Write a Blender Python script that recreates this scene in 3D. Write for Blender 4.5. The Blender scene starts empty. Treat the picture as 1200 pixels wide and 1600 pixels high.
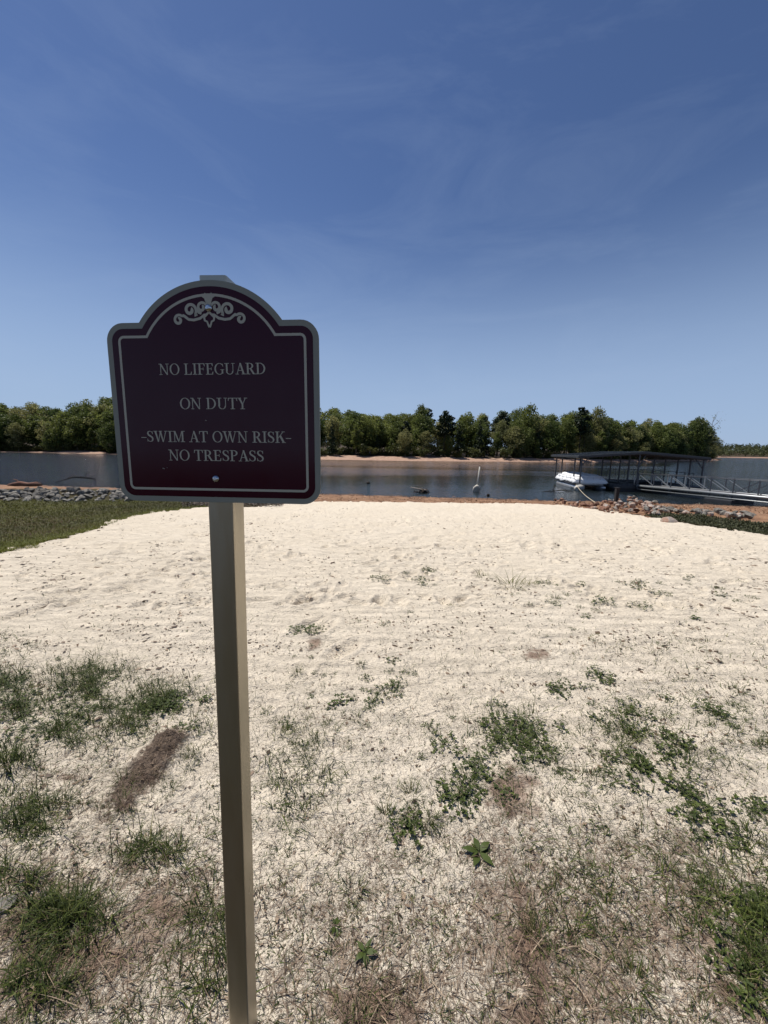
import bpy, bmesh, math, random
import numpy as np
from mathutils import Vector, Matrix

R_ = math.radians
rng = np.random.default_rng(7)
random.seed(7)
scene = bpy.context.scene
col = scene.collection

# ------------------------------------------------------------------ camera
EYE = 1.55
PITCH, ROLL, FPX = R_(9.1), R_(0.9), 600.0          # focal length in pixels of the 1200 x 1600 photograph
cF = np.array([0, math.cos(PITCH), -math.sin(PITCH)])
cU0 = np.array([0, math.sin(PITCH), math.cos(PITCH)])
cX0 = np.array([1.0, 0, 0])
cR = math.cos(ROLL) * cX0 + math.sin(ROLL) * cU0
cU = -math.sin(ROLL) * cX0 + math.cos(ROLL) * cU0
cam_data = bpy.data.cameras.new('camera')
cam = bpy.data.objects.new('camera', cam_data)
col.objects.link(cam)
m = Matrix.Identity(4)
for i in range(3):
    m[i][0], m[i][1], m[i][2] = cR[i], cU[i], -cF[i]
m.translation = (0, 0, EYE)
cam.matrix_world = m
cam_data.sensor_fit = 'VERTICAL'
cam_data.sensor_height = 36
cam_data.sensor_width = 27
cam_data.lens = 36 * FPX / 1600
cam_data.clip_start = 0.05
cam_data.clip_end = 6000
scene.camera = cam

# ------------------------------------------------------------------ sun and sky
SUN_EL, SUN_AZ = R_(63), R_(-55)                     # azimuth from +Y, positive towards +X
sv = Vector((math.cos(SUN_EL) * math.sin(SUN_AZ), math.cos(SUN_EL) * math.cos(SUN_AZ), math.sin(SUN_EL)))
sun_d = bpy.data.lights.new('sun', 'SUN')
sun_d.energy = 5.0
sun_d.angle = R_(0.53)
sun_d.color = (1.0, 0.96, 0.90)
sun = bpy.data.objects.new('sun', sun_d)
sun.rotation_euler = sv.to_track_quat('Z', 'Y').to_euler()
sun.location = (0, 0, 60)
col.objects.link(sun)
world = bpy.data.worlds.new('World')
scene.world = world
world.use_nodes = True
wn, wl = world.node_tree.nodes, world.node_tree.links
wn.clear()
w_out = wn.new('ShaderNodeOutputWorld')
w_bg = wn.new('ShaderNodeBackground')
w_bg.inputs['Strength'].default_value = 0.056
sky = wn.new('ShaderNodeTexSky')
sky.sky_type = 'NISHITA'
sky.sun_disc = False
sky.sun_elevation = SUN_EL
sky.sun_rotation = SUN_AZ
sky.altitude = 100
sky.air_density = 1.0
sky.dust_density = 0.15
sky.ozone_density = 2.0
# thin high cirrus, low over the horizon
tc = wn.new('ShaderNodeTexCoord')
mp = wn.new('ShaderNodeMapping'); mp.inputs['Scale'].default_value = (1.3, 1.3, 4.5)
mp.inputs['Rotation'].default_value = (0.25, 0.12, 0.4)
n1 = wn.new('ShaderNodeTexNoise'); n1.inputs['Scale'].default_value = 1.9
n1.inputs['Detail'].default_value = 8; n1.inputs['Roughness'].default_value = 0.62; n1.inputs['Distortion'].default_value = 0.8
rmp = wn.new('ShaderNodeMapRange')
rmp.inputs['From Min'].default_value = 0.48; rmp.inputs['From Max'].default_value = 0.85
rmp.inputs['To Min'].default_value = 0.0; rmp.inputs['To Max'].default_value = 0.14
mixc = wn.new('ShaderNodeMix'); mixc.data_type = 'RGBA'
mixc.inputs[7].default_value = (6.5, 8.2, 11.0, 1)
wl.new(tc.outputs['Generated'], mp.inputs['Vector']); wl.new(mp.outputs['Vector'], n1.inputs['Vector'])
wl.new(n1.outputs['Fac'], rmp.inputs['Value']); wl.new(rmp.outputs['Result'], mixc.inputs[0])
hsv = wn.new('ShaderNodeHueSaturation'); hsv.inputs['Saturation'].default_value = 1.0
wl.new(sky.outputs['Color'], hsv.inputs['Color']); 
gain = wn.new('ShaderNodeMix'); gain.data_type = 'RGBA'; gain.blend_type = 'MULTIPLY'; gain.inputs[0].default_value = 1.0
gain.inputs[7].default_value = (0.85, 0.945, 1.19, 1)
wl.new(hsv.outputs['Color'], gain.inputs[6])
# pale spring haze low over the horizon
sx = wn.new('ShaderNodeSeparateXYZ'); wl.new(tc.outputs['Generated'], sx.inputs[0])
hz = wn.new('ShaderNodeMapRange'); hz.interpolation_type = 'SMOOTHERSTEP'
hz.inputs['From Min'].default_value = 0.0; hz.inputs['From Max'].default_value = 0.55
hz.inputs['To Min'].default_value = 0.85; hz.inputs['To Max'].default_value = 0.0
wl.new(sx.outputs['Z'], hz.inputs['Value'])
hmix = wn.new('ShaderNodeMix'); hmix.data_type = 'RGBA'
hmix.inputs[7].default_value = (5.5, 7.4, 10.6, 1)
wl.new(hz.outputs['Result'], hmix.inputs[0]); wl.new(gain.outputs[2], hmix.inputs[6]); wl.new(hmix.outputs[2], mixc.inputs[6]); wl.new(mixc.outputs[2], w_bg.inputs['Color'])
wl.new(w_bg.outputs['Background'], w_out.inputs['Surface'])

scene.view_settings.view_transform = 'Standard'
scene.view_settings.look = 'None'
scene.view_settings.exposure = 0.25
scene.view_settings.gamma = 1.0
scene.view_settings.use_curve_mapping = False
scene.render.engine = 'CYCLES'
scene.cycles.max_bounces = 6
scene.cycles.diffuse_bounces = 3
scene.cycles.glossy_bounces = 3
scene.cycles.transparent_max_bounces = 6
scene.cycles.caustics_reflective = False
scene.cycles.caustics_refractive = False

# ------------------------------------------------------------------ helpers
def tag(o, label=None, cat=None, group=None, kind=None):
    if label: o['label'] = label
    if cat: o['category'] = cat
    if group: o['group'] = group
    if kind: o['kind'] = kind
    return o

def link(o, parent=None):
    col.objects.link(o)
    if parent is not None: o.parent = parent
    return o

def empty(name, loc=(0, 0, 0), rz=0.0):
    o = bpy.data.objects.new(name, None)
    o.location = loc; o.rotation_euler = (0, 0, rz); o.empty_display_size = 0.2
    col.objects.link(o)
    return o

def copy_tree(o, parent=None):
    c = o.copy(); col.objects.link(c)
    if parent is not None: c.parent = parent
    for ch in list(o.children):
        copy_tree(ch, c)
    return c

def np_mesh(name, verts, faces_list, mat=None, attrs=None, smooth=False):
    """faces_list: integer arrays of shape (n, k), k may differ between arrays"""
    me = bpy.data.meshes.new(name)
    verts = np.asarray(verts, np.float32)
    me.vertices.add(len(verts)); me.vertices.foreach_set('co', verts.ravel())
    loops = np.concatenate([np.asarray(f).ravel() for f in faces_list]).astype(np.int32)
    tot = np.concatenate([np.full(len(f), np.asarray(f).shape[1]) for f in faces_list]).astype(np.int32)
    start = np.concatenate([[0], np.cumsum(tot)[:-1]]).astype(np.int32)
    me.loops.add(len(loops)); me.loops.foreach_set('vertex_index', loops)
    me.polygons.add(len(tot)); me.polygons.foreach_set('loop_start', start); me.polygons.foreach_set('loop_total', tot)
    me.polygons.foreach_set('use_smooth', np.full(len(tot), smooth))
    for k, v in (attrs or {}).items():
        a = me.attributes.new(k, 'FLOAT', 'POINT'); a.data.foreach_set('value', np.asarray(v, np.float32))
    me.update(calc_edges=True); me.validate()
    if mat: me.materials.append(mat)
    return me

def np_obj(name, *a, parent=None, **k):
    return link(bpy.data.objects.new(name, np_mesh(name, *a, **k)), parent)

class MB:
    """collects simple shapes for ONE mesh"""
    def __init__(s): s.bm = bmesh.new()
    def box(s, c, size, rot=None):
        r = bmesh.ops.create_cube(s.bm, size=1)
        M = Matrix.Translation(c) @ (rot if rot is not None else Matrix.Identity(4)) @ Matrix.Diagonal((size[0], size[1], size[2], 1))
        bmesh.ops.transform(s.bm, matrix=M, verts=r['verts']); return s
    def beam(s, a, b, w, h=None):
        a, b = Vector(a), Vector(b); d = b - a
        q = d.to_track_quat('X', 'Z').to_matrix().to_4x4()
        return s.box((a + b) / 2, (d.length, w, h or w), q)
    def tube(s, pts, rad, n=8, caps=True):
        pts = [Vector(p) for p in pts]
        if not hasattr(rad, '__len__'): rad = [rad] * len(pts)
        rings = []
        for i, p in enumerate(pts):
            t = (pts[min(i + 1, len(pts) - 1)] - pts[max(i - 1, 0)]).normalized()
            q = t.to_track_quat('Z', 'Y')
            rings.append([s.bm.verts.new(p + q @ Vector((math.cos(2 * math.pi * k / n) * rad[i], math.sin(2 * math.pi * k / n) * rad[i], 0))) for k in range(n)])
        for i in range(len(rings) - 1):
            for k in range(n):
                f = s.bm.faces.new((rings[i][k], rings[i][(k + 1) % n], rings[i + 1][(k + 1) % n], rings[i + 1][k])); f.smooth = True
        if caps:
            s.bm.faces.new(list(reversed(rings[0]))); s.bm.faces.new(rings[-1])
        return s
    def bevel(s, w, seg=2):
        bmesh.ops.bevel(s.bm, geom=list(s.bm.edges), offset=w, segments=seg, affect='EDGES', profile=0.6); return s
    def mesh(s, name, mat):
        me = bpy.data.meshes.new(name); s.bm.to_mesh(me); s.bm.free()
        if mat: me.materials.append(mat)
        return me
    def build(s, name, mat, parent=None):
        return link(bpy.data.objects.new(name, s.mesh(name, mat)), parent)

# value noise --------------------------------------------------------
def _hash(ix, iy, seed):
    n = (ix.astype(np.int64) * 374761393 + iy.astype(np.int64) * 668265263 + seed * 974634777) & 0x7fffffff
    n = ((n ^ (n >> 13)) * 1274126177) & 0x7fffffff
    n = (n ^ (n >> 16)) & 0xffff
    return n / 65535.0
def vnoise(x, y, seed=0):
    x, y = np.asarray(x, float), np.asarray(y, float)
    ix, iy = np.floor(x), np.floor(y); fx, fy = x - ix, y - iy
    fx, fy = fx * fx * fx * (fx * (fx * 6 - 15) + 10), fy * fy * fy * (fy * (fy * 6 - 15) + 10)
    a, b = _hash(ix, iy, seed), _hash(ix + 1, iy, seed)
    c, d = _hash(ix, iy + 1, seed), _hash(ix + 1, iy + 1, seed)
    return (a * (1 - fx) + b * fx) * (1 - fy) + (c * (1 - fx) + d * fx) * fy
def fbm(x, y, seed=0, octv=4, gain=0.5):
    s = 0; amp = 1; tot = 0
    for o in range(octv):
        s = s + amp * vnoise(x * 2 ** o + 17.3 * o, y * 2 ** o - 9.1 * o, seed + o); tot += amp; amp *= gain
    return s / tot
def sstep(a, b, x):
    t = np.clip((x - a) / (b - a), 0, 1); return t * t * (3 - 2 * t)

# materials ----------------------------------------------------------
class NT:
    """a small node-tree writer"""
    def __init__(s, name):
        s.mat = bpy.data.materials.new(name); s.mat.use_nodes = True
        s.t = s.mat.node_tree; s.t.nodes.clear()
        s.out = s.t.nodes.new('ShaderNodeOutputMaterial')
        s.p = s.t.nodes.new('ShaderNodeBsdfPrincipled')
        s.t.links.new(s.p.outputs[0], s.out.inputs[0])
    def n(s, typ, ins=None, **props):
        nd = s.t.nodes.new(typ)
        for k, v in props.items(): setattr(nd, k, v)
        for k, v in (ins or {}).items(): s.set(nd.inputs[k], v)
        return nd
    def set(s, sock, v):
        if isinstance(v, bpy.types.NodeSocket): s.t.links.new(v, sock)
        else: sock.default_value = v
    def pos(s): return s.n('ShaderNodeNewGeometry').outputs['Position']
    def obj(s): return s.n('ShaderNodeTexCoord').outputs['Object']
    def scale(s, vec, sc): return s.n('ShaderNodeMapping', {'Vector': vec, 'Scale': sc}).outputs[0]
    def noise(s, vec, scale, detail=4, rough=0.55, dist=0.0):
        return s.n('ShaderNodeTexNoise', {'Vector': vec, 'Scale': scale, 'Detail': detail, 'Roughness': rough, 'Distortion': dist}).outputs['Fac']
    def range(s, v, a, b, c=0.0, d=1.0, smooth=True):
        return s.n('ShaderNodeMapRange', {'Value': v, 'From Min': a, 'From Max': b, 'To Min': c, 'To Max': d}, interpolation_type='SMOOTHSTEP' if smooth else 'LINEAR').outputs[0]
    def math(s, op, a, b=0.0, c=0.0):
        return s.n('ShaderNodeMath', {0: a, 1: b, 2: c}, operation=op).outputs[0]
    def mix(s, f, a, b, blend='MIX'):
        def c4(v): return v if isinstance(v, bpy.types.NodeSocket) else (*v[:3], 1)
        return s.n('ShaderNodeMix', {0: f, 6: c4(a), 7: c4(b)}, data_type='RGBA', blend_type=blend).outputs[2]
    def attr(s, name): return s.n('ShaderNodeAttribute', attribute_name=name).outputs['Fac']
    def rand(s): return s.n('ShaderNodeObjectInfo').outputs['Random']
    def ramp(s, v, stops):
        nd = s.n('ShaderNodeValToRGB', {'Fac': v}); e = nd.color_ramp.elements
        while len(e) < len(stops): e.new(0.5)
        for el, (p, c) in zip(e, stops): el.position = p; el.color = (*c, 1)
        return nd.outputs[0]
    def bump(s, h, strength=0.5, dist=0.02, normal=None):
        ins = {'Height': h, 'Strength': strength, 'Distance': dist}
        if normal is not None: ins['Normal'] = normal
        return s.n('ShaderNodeBump', ins).outputs[0]
    def done(s, color=None, rough=None, metal=None, normal=None, spec=None, ior=None, coat=None):
        if color is not None: s.set(s.p.inputs['Base Color'], color if isinstance(color, bpy.types.NodeSocket) else (*color[:3], 1))
        if rough is not None: s.set(s.p.inputs['Roughness'], rough)
        if metal is not None: s.set(s.p.inputs['Metallic'], metal)
        if normal is not None: s.set(s.p.inputs['Normal'], normal)
        if spec is not None: s.set(s.p.inputs['Specular IOR Level'], spec)
        if ior is not None: s.set(s.p.inputs['IOR'], ior)
        if coat is not None: s.set(s.p.inputs['Coat Weight'], coat)
        return s.mat
    def translucent(s, color, fac):
        tr = s.n('ShaderNodeBsdfTranslucent'); s.set(tr.inputs['Color'], color)
        mx = s.n('ShaderNodeMixShader', {0: fac, 1: s.p.outputs[0], 2: tr.outputs[0]})
        s.t.links.new(mx.outputs[0], s.out.inputs[0])

def mat_sand():
    t = NT('beach_sand'); P = t.pos()
    th, so, gr = t.attr('thatch'), t.attr('soil'), t.attr('earth')
    big = t.noise(P, 0.9, 5); mid = t.noise(P, 14, 5, 0.6); fine = t.noise(P, 140, 4, 0.7)
    sand = t.mix(big, (0.625, 0.54, 0.415), (0.70, 0.622, 0.505))
    sand = t.mix(t.range(fine, 0.35, 0.7, 0, 0.35), sand, (0.44, 0.35, 0.26))
    # thatch: half-buried dead grass, thin broken brown flecks
    st = t.noise(t.scale(P, (1, 0.45, 1)), 75, 5, 0.7, 1.2)
    st2 = t.noise(t.scale(P, (0.4, 1, 1)), 95, 4, 0.7, 1.5)
    cover = t.math('ADD', t.math('MULTIPLY', th, 0.34), t.math('MULTIPLY', t.math('SUBTRACT', mid, 0.5), 0.45))
    f1 = t.range(t.math('ADD', st, cover), 0.66, 0.80)
    f2 = t.range(t.math('ADD', st2, cover), 0.68, 0.82)
    fl = t.math('MAXIMUM', f1, f2)
    brown = t.mix(fine, (0.125, 0.078, 0.052), (0.36, 0.25, 0.18))
    c = t.mix(t.math('MULTIPLY', fl, 0.8), sand, brown)
    sm = t.range(t.math('ADD', so, t.math('MULTIPLY', t.math('SUBTRACT', mid, 0.5), 0.9)), 0.35, 0.7)
    soilc = t.mix(fine, (0.10, 0.060, 0.042), (0.30, 0.195, 0.14))
    c = t.mix(t.math('MULTIPLY', sm, 0.85), c, soilc)
    em = t.range(t.math('ADD', gr, t.math('MULTIPLY', t.math('SUBTRACT', t.noise(P, 55, 5, .75), 0.5), 1.3)), 0.22, 0.62)
    c = t.mix(t.math('MULTIPLY', em, 0.92), c, t.mix(fine, (0.034, 0.020, 0.014), (0.16, 0.108, 0.078)))
    hgt = t.math('ADD', t.math('MULTIPLY', fine, 0.35), t.math('ADD', t.math('MULTIPLY', t.noise(P, 45, 4, 0.6), 0.8), t.math('MULTIPLY', fl, 0.4)))
    b = t.bump(hgt, 1.0, 0.016)
    b2 = t.bump(t.noise(t.scale(P, (0.7, 1.6, 1)), 5.5, 6, 0.66, 0.6), 1.0, 0.08, b)
    return t.done(c, 0.95, normal=b2, spec=0.15)

def mat_clay(name='red_clay', a=(0.17, 0.085, 0.045), b=(0.34, 0.20, 0.115)):
    t = NT(name); P = t.pos()
    n = t.noise(P, 1.3, 6, 0.65); f = t.noise(P, 12, 5, 0.7)
    c = t.mix(t.range(n, 0.3, 0.7), a, b)
    c = t.mix(t.range(f, 0.4, 0.7, 0, 0.6), c, (0.10, 0.06, 0.04))
    z = t.n('ShaderNodeSeparateXYZ', {0: P}).outputs[2]
    c = t.mix(t.range(z, -1.17, -0.98, 0.75, 0.0), c, (0.055, 0.035, 0.025))      # wet strip at the water's edge
    return t.done(c, 0.9, normal=t.bump(f, 0.8, 0.06), spec=0.2)

def mat_lawn():
    t = NT('lawn_soil'); P = t.pos()
    n = t.noise(P, 0.8, 6, 0.6); f = t.noise(P, 25, 4, 0.7)
    c = t.mix(t.range(n, 0.35, 0.65), (0.045, 0.042, 0.016), (0.075, 0.052, 0.028))
    c = t.mix(t.range(f, 0.4, 0.7, 0, 0.6), c, (0.025, 0.024, 0.012))
    return t.done(c, 0.95, normal=t.bump(f, 1.0, 0.05), spec=0.1)

def mat_blade(name, stops, trans=0.18):
    t = NT(name)
    c = t.ramp(t.attr('tint'), stops)
    m_ = t.done(c, 0.6, spec=0.25)
    if trans: t.translucent(c, trans)
    return m_

def mat_leaf(name, dark, light, trans=0.25, hue=0.0):
    t = NT(name)
    v = t.attr('tint'); r = t.rand()
    c = t.mix(v, dark, light)
    c2 = t.mix(t.range(r, 0, 1, 0.0, 1.0, False), tuple(x * 0.72 for x in dark), (light[0] * 1.25, light[1] * 1.02, light[2] * 0.9))
    c = t.mix(0.35, c, c2)
    m_ = t.done(c, 0.55, spec=0.2)
    t.translucent(c, trans)
    return m_

def mat_bark(name='bark', a=(0.05, 0.038, 0.028), b=(0.14, 0.115, 0.09)):
    t = NT(name); P = t.obj()
    n = t.noise(t.scale(P, (3, 3, 0.5)), 3.5, 5, 0.65)
    return t.done(t.mix(n, a, b), 0.9, normal=t.bump(n, 0.6, 0.05), spec=0.1)

def mat_rock(name, a, b, stain=None):
    t = NT(name); P = t.obj(); r = t.rand()
    n = t.noise(P, 2.2, 6, 0.65); f = t.noise(P, 14, 5, 0.7)
    c = t.mix(t.range(n, 0.3, 0.7), a, b)
    c = t.mix(t.range(r, 0, 1, 0, 0.6, False), c, tuple(x * 0.55 for x in a))
    if stain: c = t.mix(t.range(t.noise(P, 1.4, 4, 0.6), 0.42, 0.62, 0, 0.85), c, stain)
    return t.done(c, 0.88, normal=t.bump(t.math('ADD', n, f), 0.6, 0.06), spec=0.25)

def mat_plain(name, c, rough=0.5, metal=0.0, var=0.25, sc=6.0, bump=0.0, spec=0.5):
    t = NT(name); P = t.obj()
    n = t.noise(P, sc, 5, 0.65)
    cc = t.mix(n, tuple(x * (1 - var) for x in c), tuple(min(1, x * (1 + var)) for x in c))
    r = t.range(n, 0.2, 0.8, max(0.02, rough - 0.08), rough + 0.08)
    return t.done(cc, r, metal, normal=t.bump(n, bump, 0.02) if bump else None, spec=spec)

# ------------------------------------------------------------------ terrain height and picture rays
_hy = np.array([-60, -12, 0, 3, 6, 9, 12, 14.5, 16.5, 18.5, 20, 21.5, 23.2, 25, 30, 45, 70.])
_hz = np.array([0.5, 0.15, 0, -0.02, -.15, -.30, -.47, -.60, -.70, -.82, -.93, -1.03, -1.15, -1.28, -1.65, -3, -4.])
def hbase(x, y):
    yp = np.asarray(y, float) + 0.115 * np.clip(np.asarray(x, float), -40, 40)
    return np.interp(yp, _hy, _hz)
WATER = -1.15

def ray(px, py):
    d = cF + cR * (px - 600) / FPX - cU * (py - 800) / FPX
    return d
def gp(px, py):
    """photograph pixel -> point on the near ground"""
    d = ray(px, py); o = np.array([0, 0, EYE])
    lo, hi = 0.1, 80.0
    f = lambda s: (o + d * s)[2] - hbase(*(o + d * s)[:2])
    for s in np.linspace(0.2, 80, 1200):
        if f(s) < 0: hi = s; lo = s - 0.08; break
    for _ in range(30):
        mid = (lo + hi) / 2
        if f(mid) > 0: lo = mid
        else: hi = mid
    return o + d * hi
def wp(px, py):
    d = ray(px, py); s = (WATER - EYE) / d[2]
    return np.array([0, 0, EYE]) + d * s
def at_depth(px, py, y):
    d = ray(px, py); return np.array([0, 0, EYE]) + d * (y / d[1])
def project(P):
    q = P - np.array([0, 0, EYE])
    z = q @ cF
    zz = np.where(z > 0.05, z, 1)
    return np.where(z > 0.05, 600 + FPX * (q @ cR) / zz, -9999), np.where(z > 0.05, 800 - FPX * (q @ cU) / zz, 9999), z

def in_poly(x, y, poly):
    inside = np.zeros(x.shape, bool); n = len(poly); j = n - 1
    for i in range(n):
        xi, yi = poly[i][:2]; xj, yj = poly[j][:2]
        c = ((yi > y) != (yj > y)) & (x < (xj - xi) * (y - yi) / (yj - yi + 1e-12) + xi)
        inside ^= c; j = i
    return inside

# zones of the shore, as outlines on the ground
sand_edge = [gp(*p)[:2] for p in [(0, 869), (30, 860), (62, 851), (100, 843), (150, 829), (200, 811), (250, 801), (320, 794), (380, 795.5), (432, 790), (490, 784.5), (560, 785), (640, 786), (720, 787), (800, 788), (880, 790.5), (905, 794), (935, 797), (960, 801), (1020, 811), (1080, 820), (1140, 829), (1200, 839)]]
sand_poly = sand_edge + [np.array(p) for p in [(12.5, 8.0), (14, 5.5), (12, 3), (7, 1.0), (3, 0.70), (-2.2, 0.70), (-4.0, 1.4), (-5.6, 3.2), (-6.6, 4.6)]]  # near edge pulled forward out of view, so the post reflects dark ground
lawn_poly = [gp(*p)[:2] for p in [(440, 787), (380, 781), (300, 775), (200, 766), (100, 764), (0, 764), (-120, 764)]] + [np.array(p) for p in [(-30, 12), (-30, -40), (40, -40), (40, 2), (16, 3.5)]] + [gp(1330, 830)[:2], gp(1200, 822)[:2], gp(1140, 812)[:2], gp(1080, 808)[:2], gp(1020, 806)[:2], gp(1010, 812)[:2], (3, 3)]

# thatch / soil marks of the sand: (px, py, rx, ry, amount)
THATCH = [(60, 1480, 210, 170, .8), (250, 1420, 120, 120, .8), (560, 1500, 230, 150, .55), (900, 1480, 260, 170, .8), (1130, 1500, 130, 170, .7),
          (620, 1330, 170, 60, .5), (480, 1420, 90, 60, .5), (980, 1360, 170, 90, .65), (100, 1230, 140, 80, .45), (620, 1560, 400, 80, .6), (1090, 1390, 120, 80, .3),
          (150, 1060, 200, 60, .2), (1000, 1180, 200, 80, .2), (900, 1000, 330, 90, .16), (540, 1130, 220, 100, .2), (1100, 940, 160, 40, .18), (800, 1330, 70, 90, .6)]
SOIL = [(832, 1340, 30, 50, .5), (822, 1420, 30, 60, .62), (160, 1300, 40, 30, .5), (200, 1255, 36, 30, .5), (240, 1212, 34, 30, .45), (800, 1235, 55, 50, .75), (830, 1265, 25, 50, .6), (838, 1022, 26, 13, .7), (490, 1005, 18, 16, .6), (575, 1575, 110, 45, .75), (832, 1510, 45, 95, .75), (815, 1590, 70, 40, .7),
        (40, 1440, 70, 60, .55), (110, 1500, 130, 55, .7), (230, 1350, 80, 30, .45), (260, 1420, 70, 40, .5), (50, 1540, 100, 50, .6), (250, 1530, 60, 40, .45), (100, 1215, 30, 14, .55), (1130, 1560, 70, 60, .55),
        (690, 1340, 40, 20, .35), (520, 1310, 40, 15, .35), (400, 1340, 30, 15, .35), (980, 1400, 40, 16, .4), (620, 1530, 60, 20, .5), (905, 1390, 40, 25, .4), (1000, 1470, 40, 18, .35), (150, 1310, 70, 24, .5)]
def marks(px, py, lst):
    v = np.zeros(px.shape)
    for (a, b, rx, ry, am) in lst:
        v = np.maximum(v, am * np.exp(-0.9 * (((px - a) / rx) ** 2 + ((py - b) / ry) ** 2) ** 1.3))
    return v

# footprints in the sand (x, y, heading)
foot = []
for (ax, ay, bx, by, n) in [(60, 960, 420, 850, 26), (420, 1010, 700, 840, 22), (700, 830, 960, 880, 16), (480, 870, 640, 810, 16), (100, 880, 330, 880, 16), (560, 860, 900, 850, 22), (980, 850, 1180, 900, 14), (350, 830, 520, 800, 16), (640, 812, 900, 806, 20)]:
    A, B = gp(ax, ay), gp(bx, by); hd = math.atan2(B[1] - A[1], B[0] - A[0])
    for i in range(n):
        t_ = (i + 0.5) / n
        p = A + (B - A) * t_
        foot.append((p[0] + rng.normal(0, .25), p[1] + rng.normal(0, .3), hd + rng.normal(0, .35), rng.uniform(.6, 1.2)))
for i in range(420):
    p = gp(rng.uniform(20, 1180), 786 + 150 * rng.random() ** 1.2 + 20)
    foot.append((p[0], p[1], rng.uniform(0, 6.3), rng.uniform(.4, .95)))

def hfine(x, y, sandm):
    near = 1 / (1 + (np.hypot(x, y) / 9) ** 2)
    h = 0.022 * (fbm(x * 1.7, y * 2.1, 3, 4) - .5) + 0.016 * (fbm(x * 7, y * 7, 11, 4, .6) - .5) + 0.011 * (fbm(x * 34, y * 34, 21, 3, .6) - .5) * (0.3 + near)
    h = h + (0.03 * (fbm(x * 2.6, y * 3.4, 31, 3) - .5) + 0.050 * (fbm(x * 4.5, y * 5.5, 33, 4, .6) - .5)) * sstep(3.0, 6.5, y)
    return h

# a low ridge of bare brown earth runs through the sand left of the post
RA, RB = gp(158, 1308), gp(284, 1156)
RL = float(np.hypot(*(RB - RA)[:2])); RAZ = math.atan2(RB[1] - RA[1], RB[0] - RA[0])
def ridge(x, y):
    u = (x - RA[0]) * math.cos(RAZ) + (y - RA[1]) * math.sin(RAZ); v = -(x - RA[0]) * math.sin(RAZ) + (y - RA[1]) * math.cos(RAZ)
    v = v + .035 * (fbm(u * 9 + 5, u * 0, 112, 3) - .5) + .055 * (fbm(x * 26, y * 26, 117, 4, .65) - .5)
    t_ = u / RL + .16 * (fbm(x * 16, y * 16, 113, 2) - .5)
    wid = .078 + .07 * (fbm(u * 7, u * 0, 111, 2) - .3)
    k = np.exp(-(np.abs(v) / wid) ** 2.6) * sstep(-.25, .35, t_) * sstep(1.06, .86, t_)
    return k, np.clip(t_, 0, 1)
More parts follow.
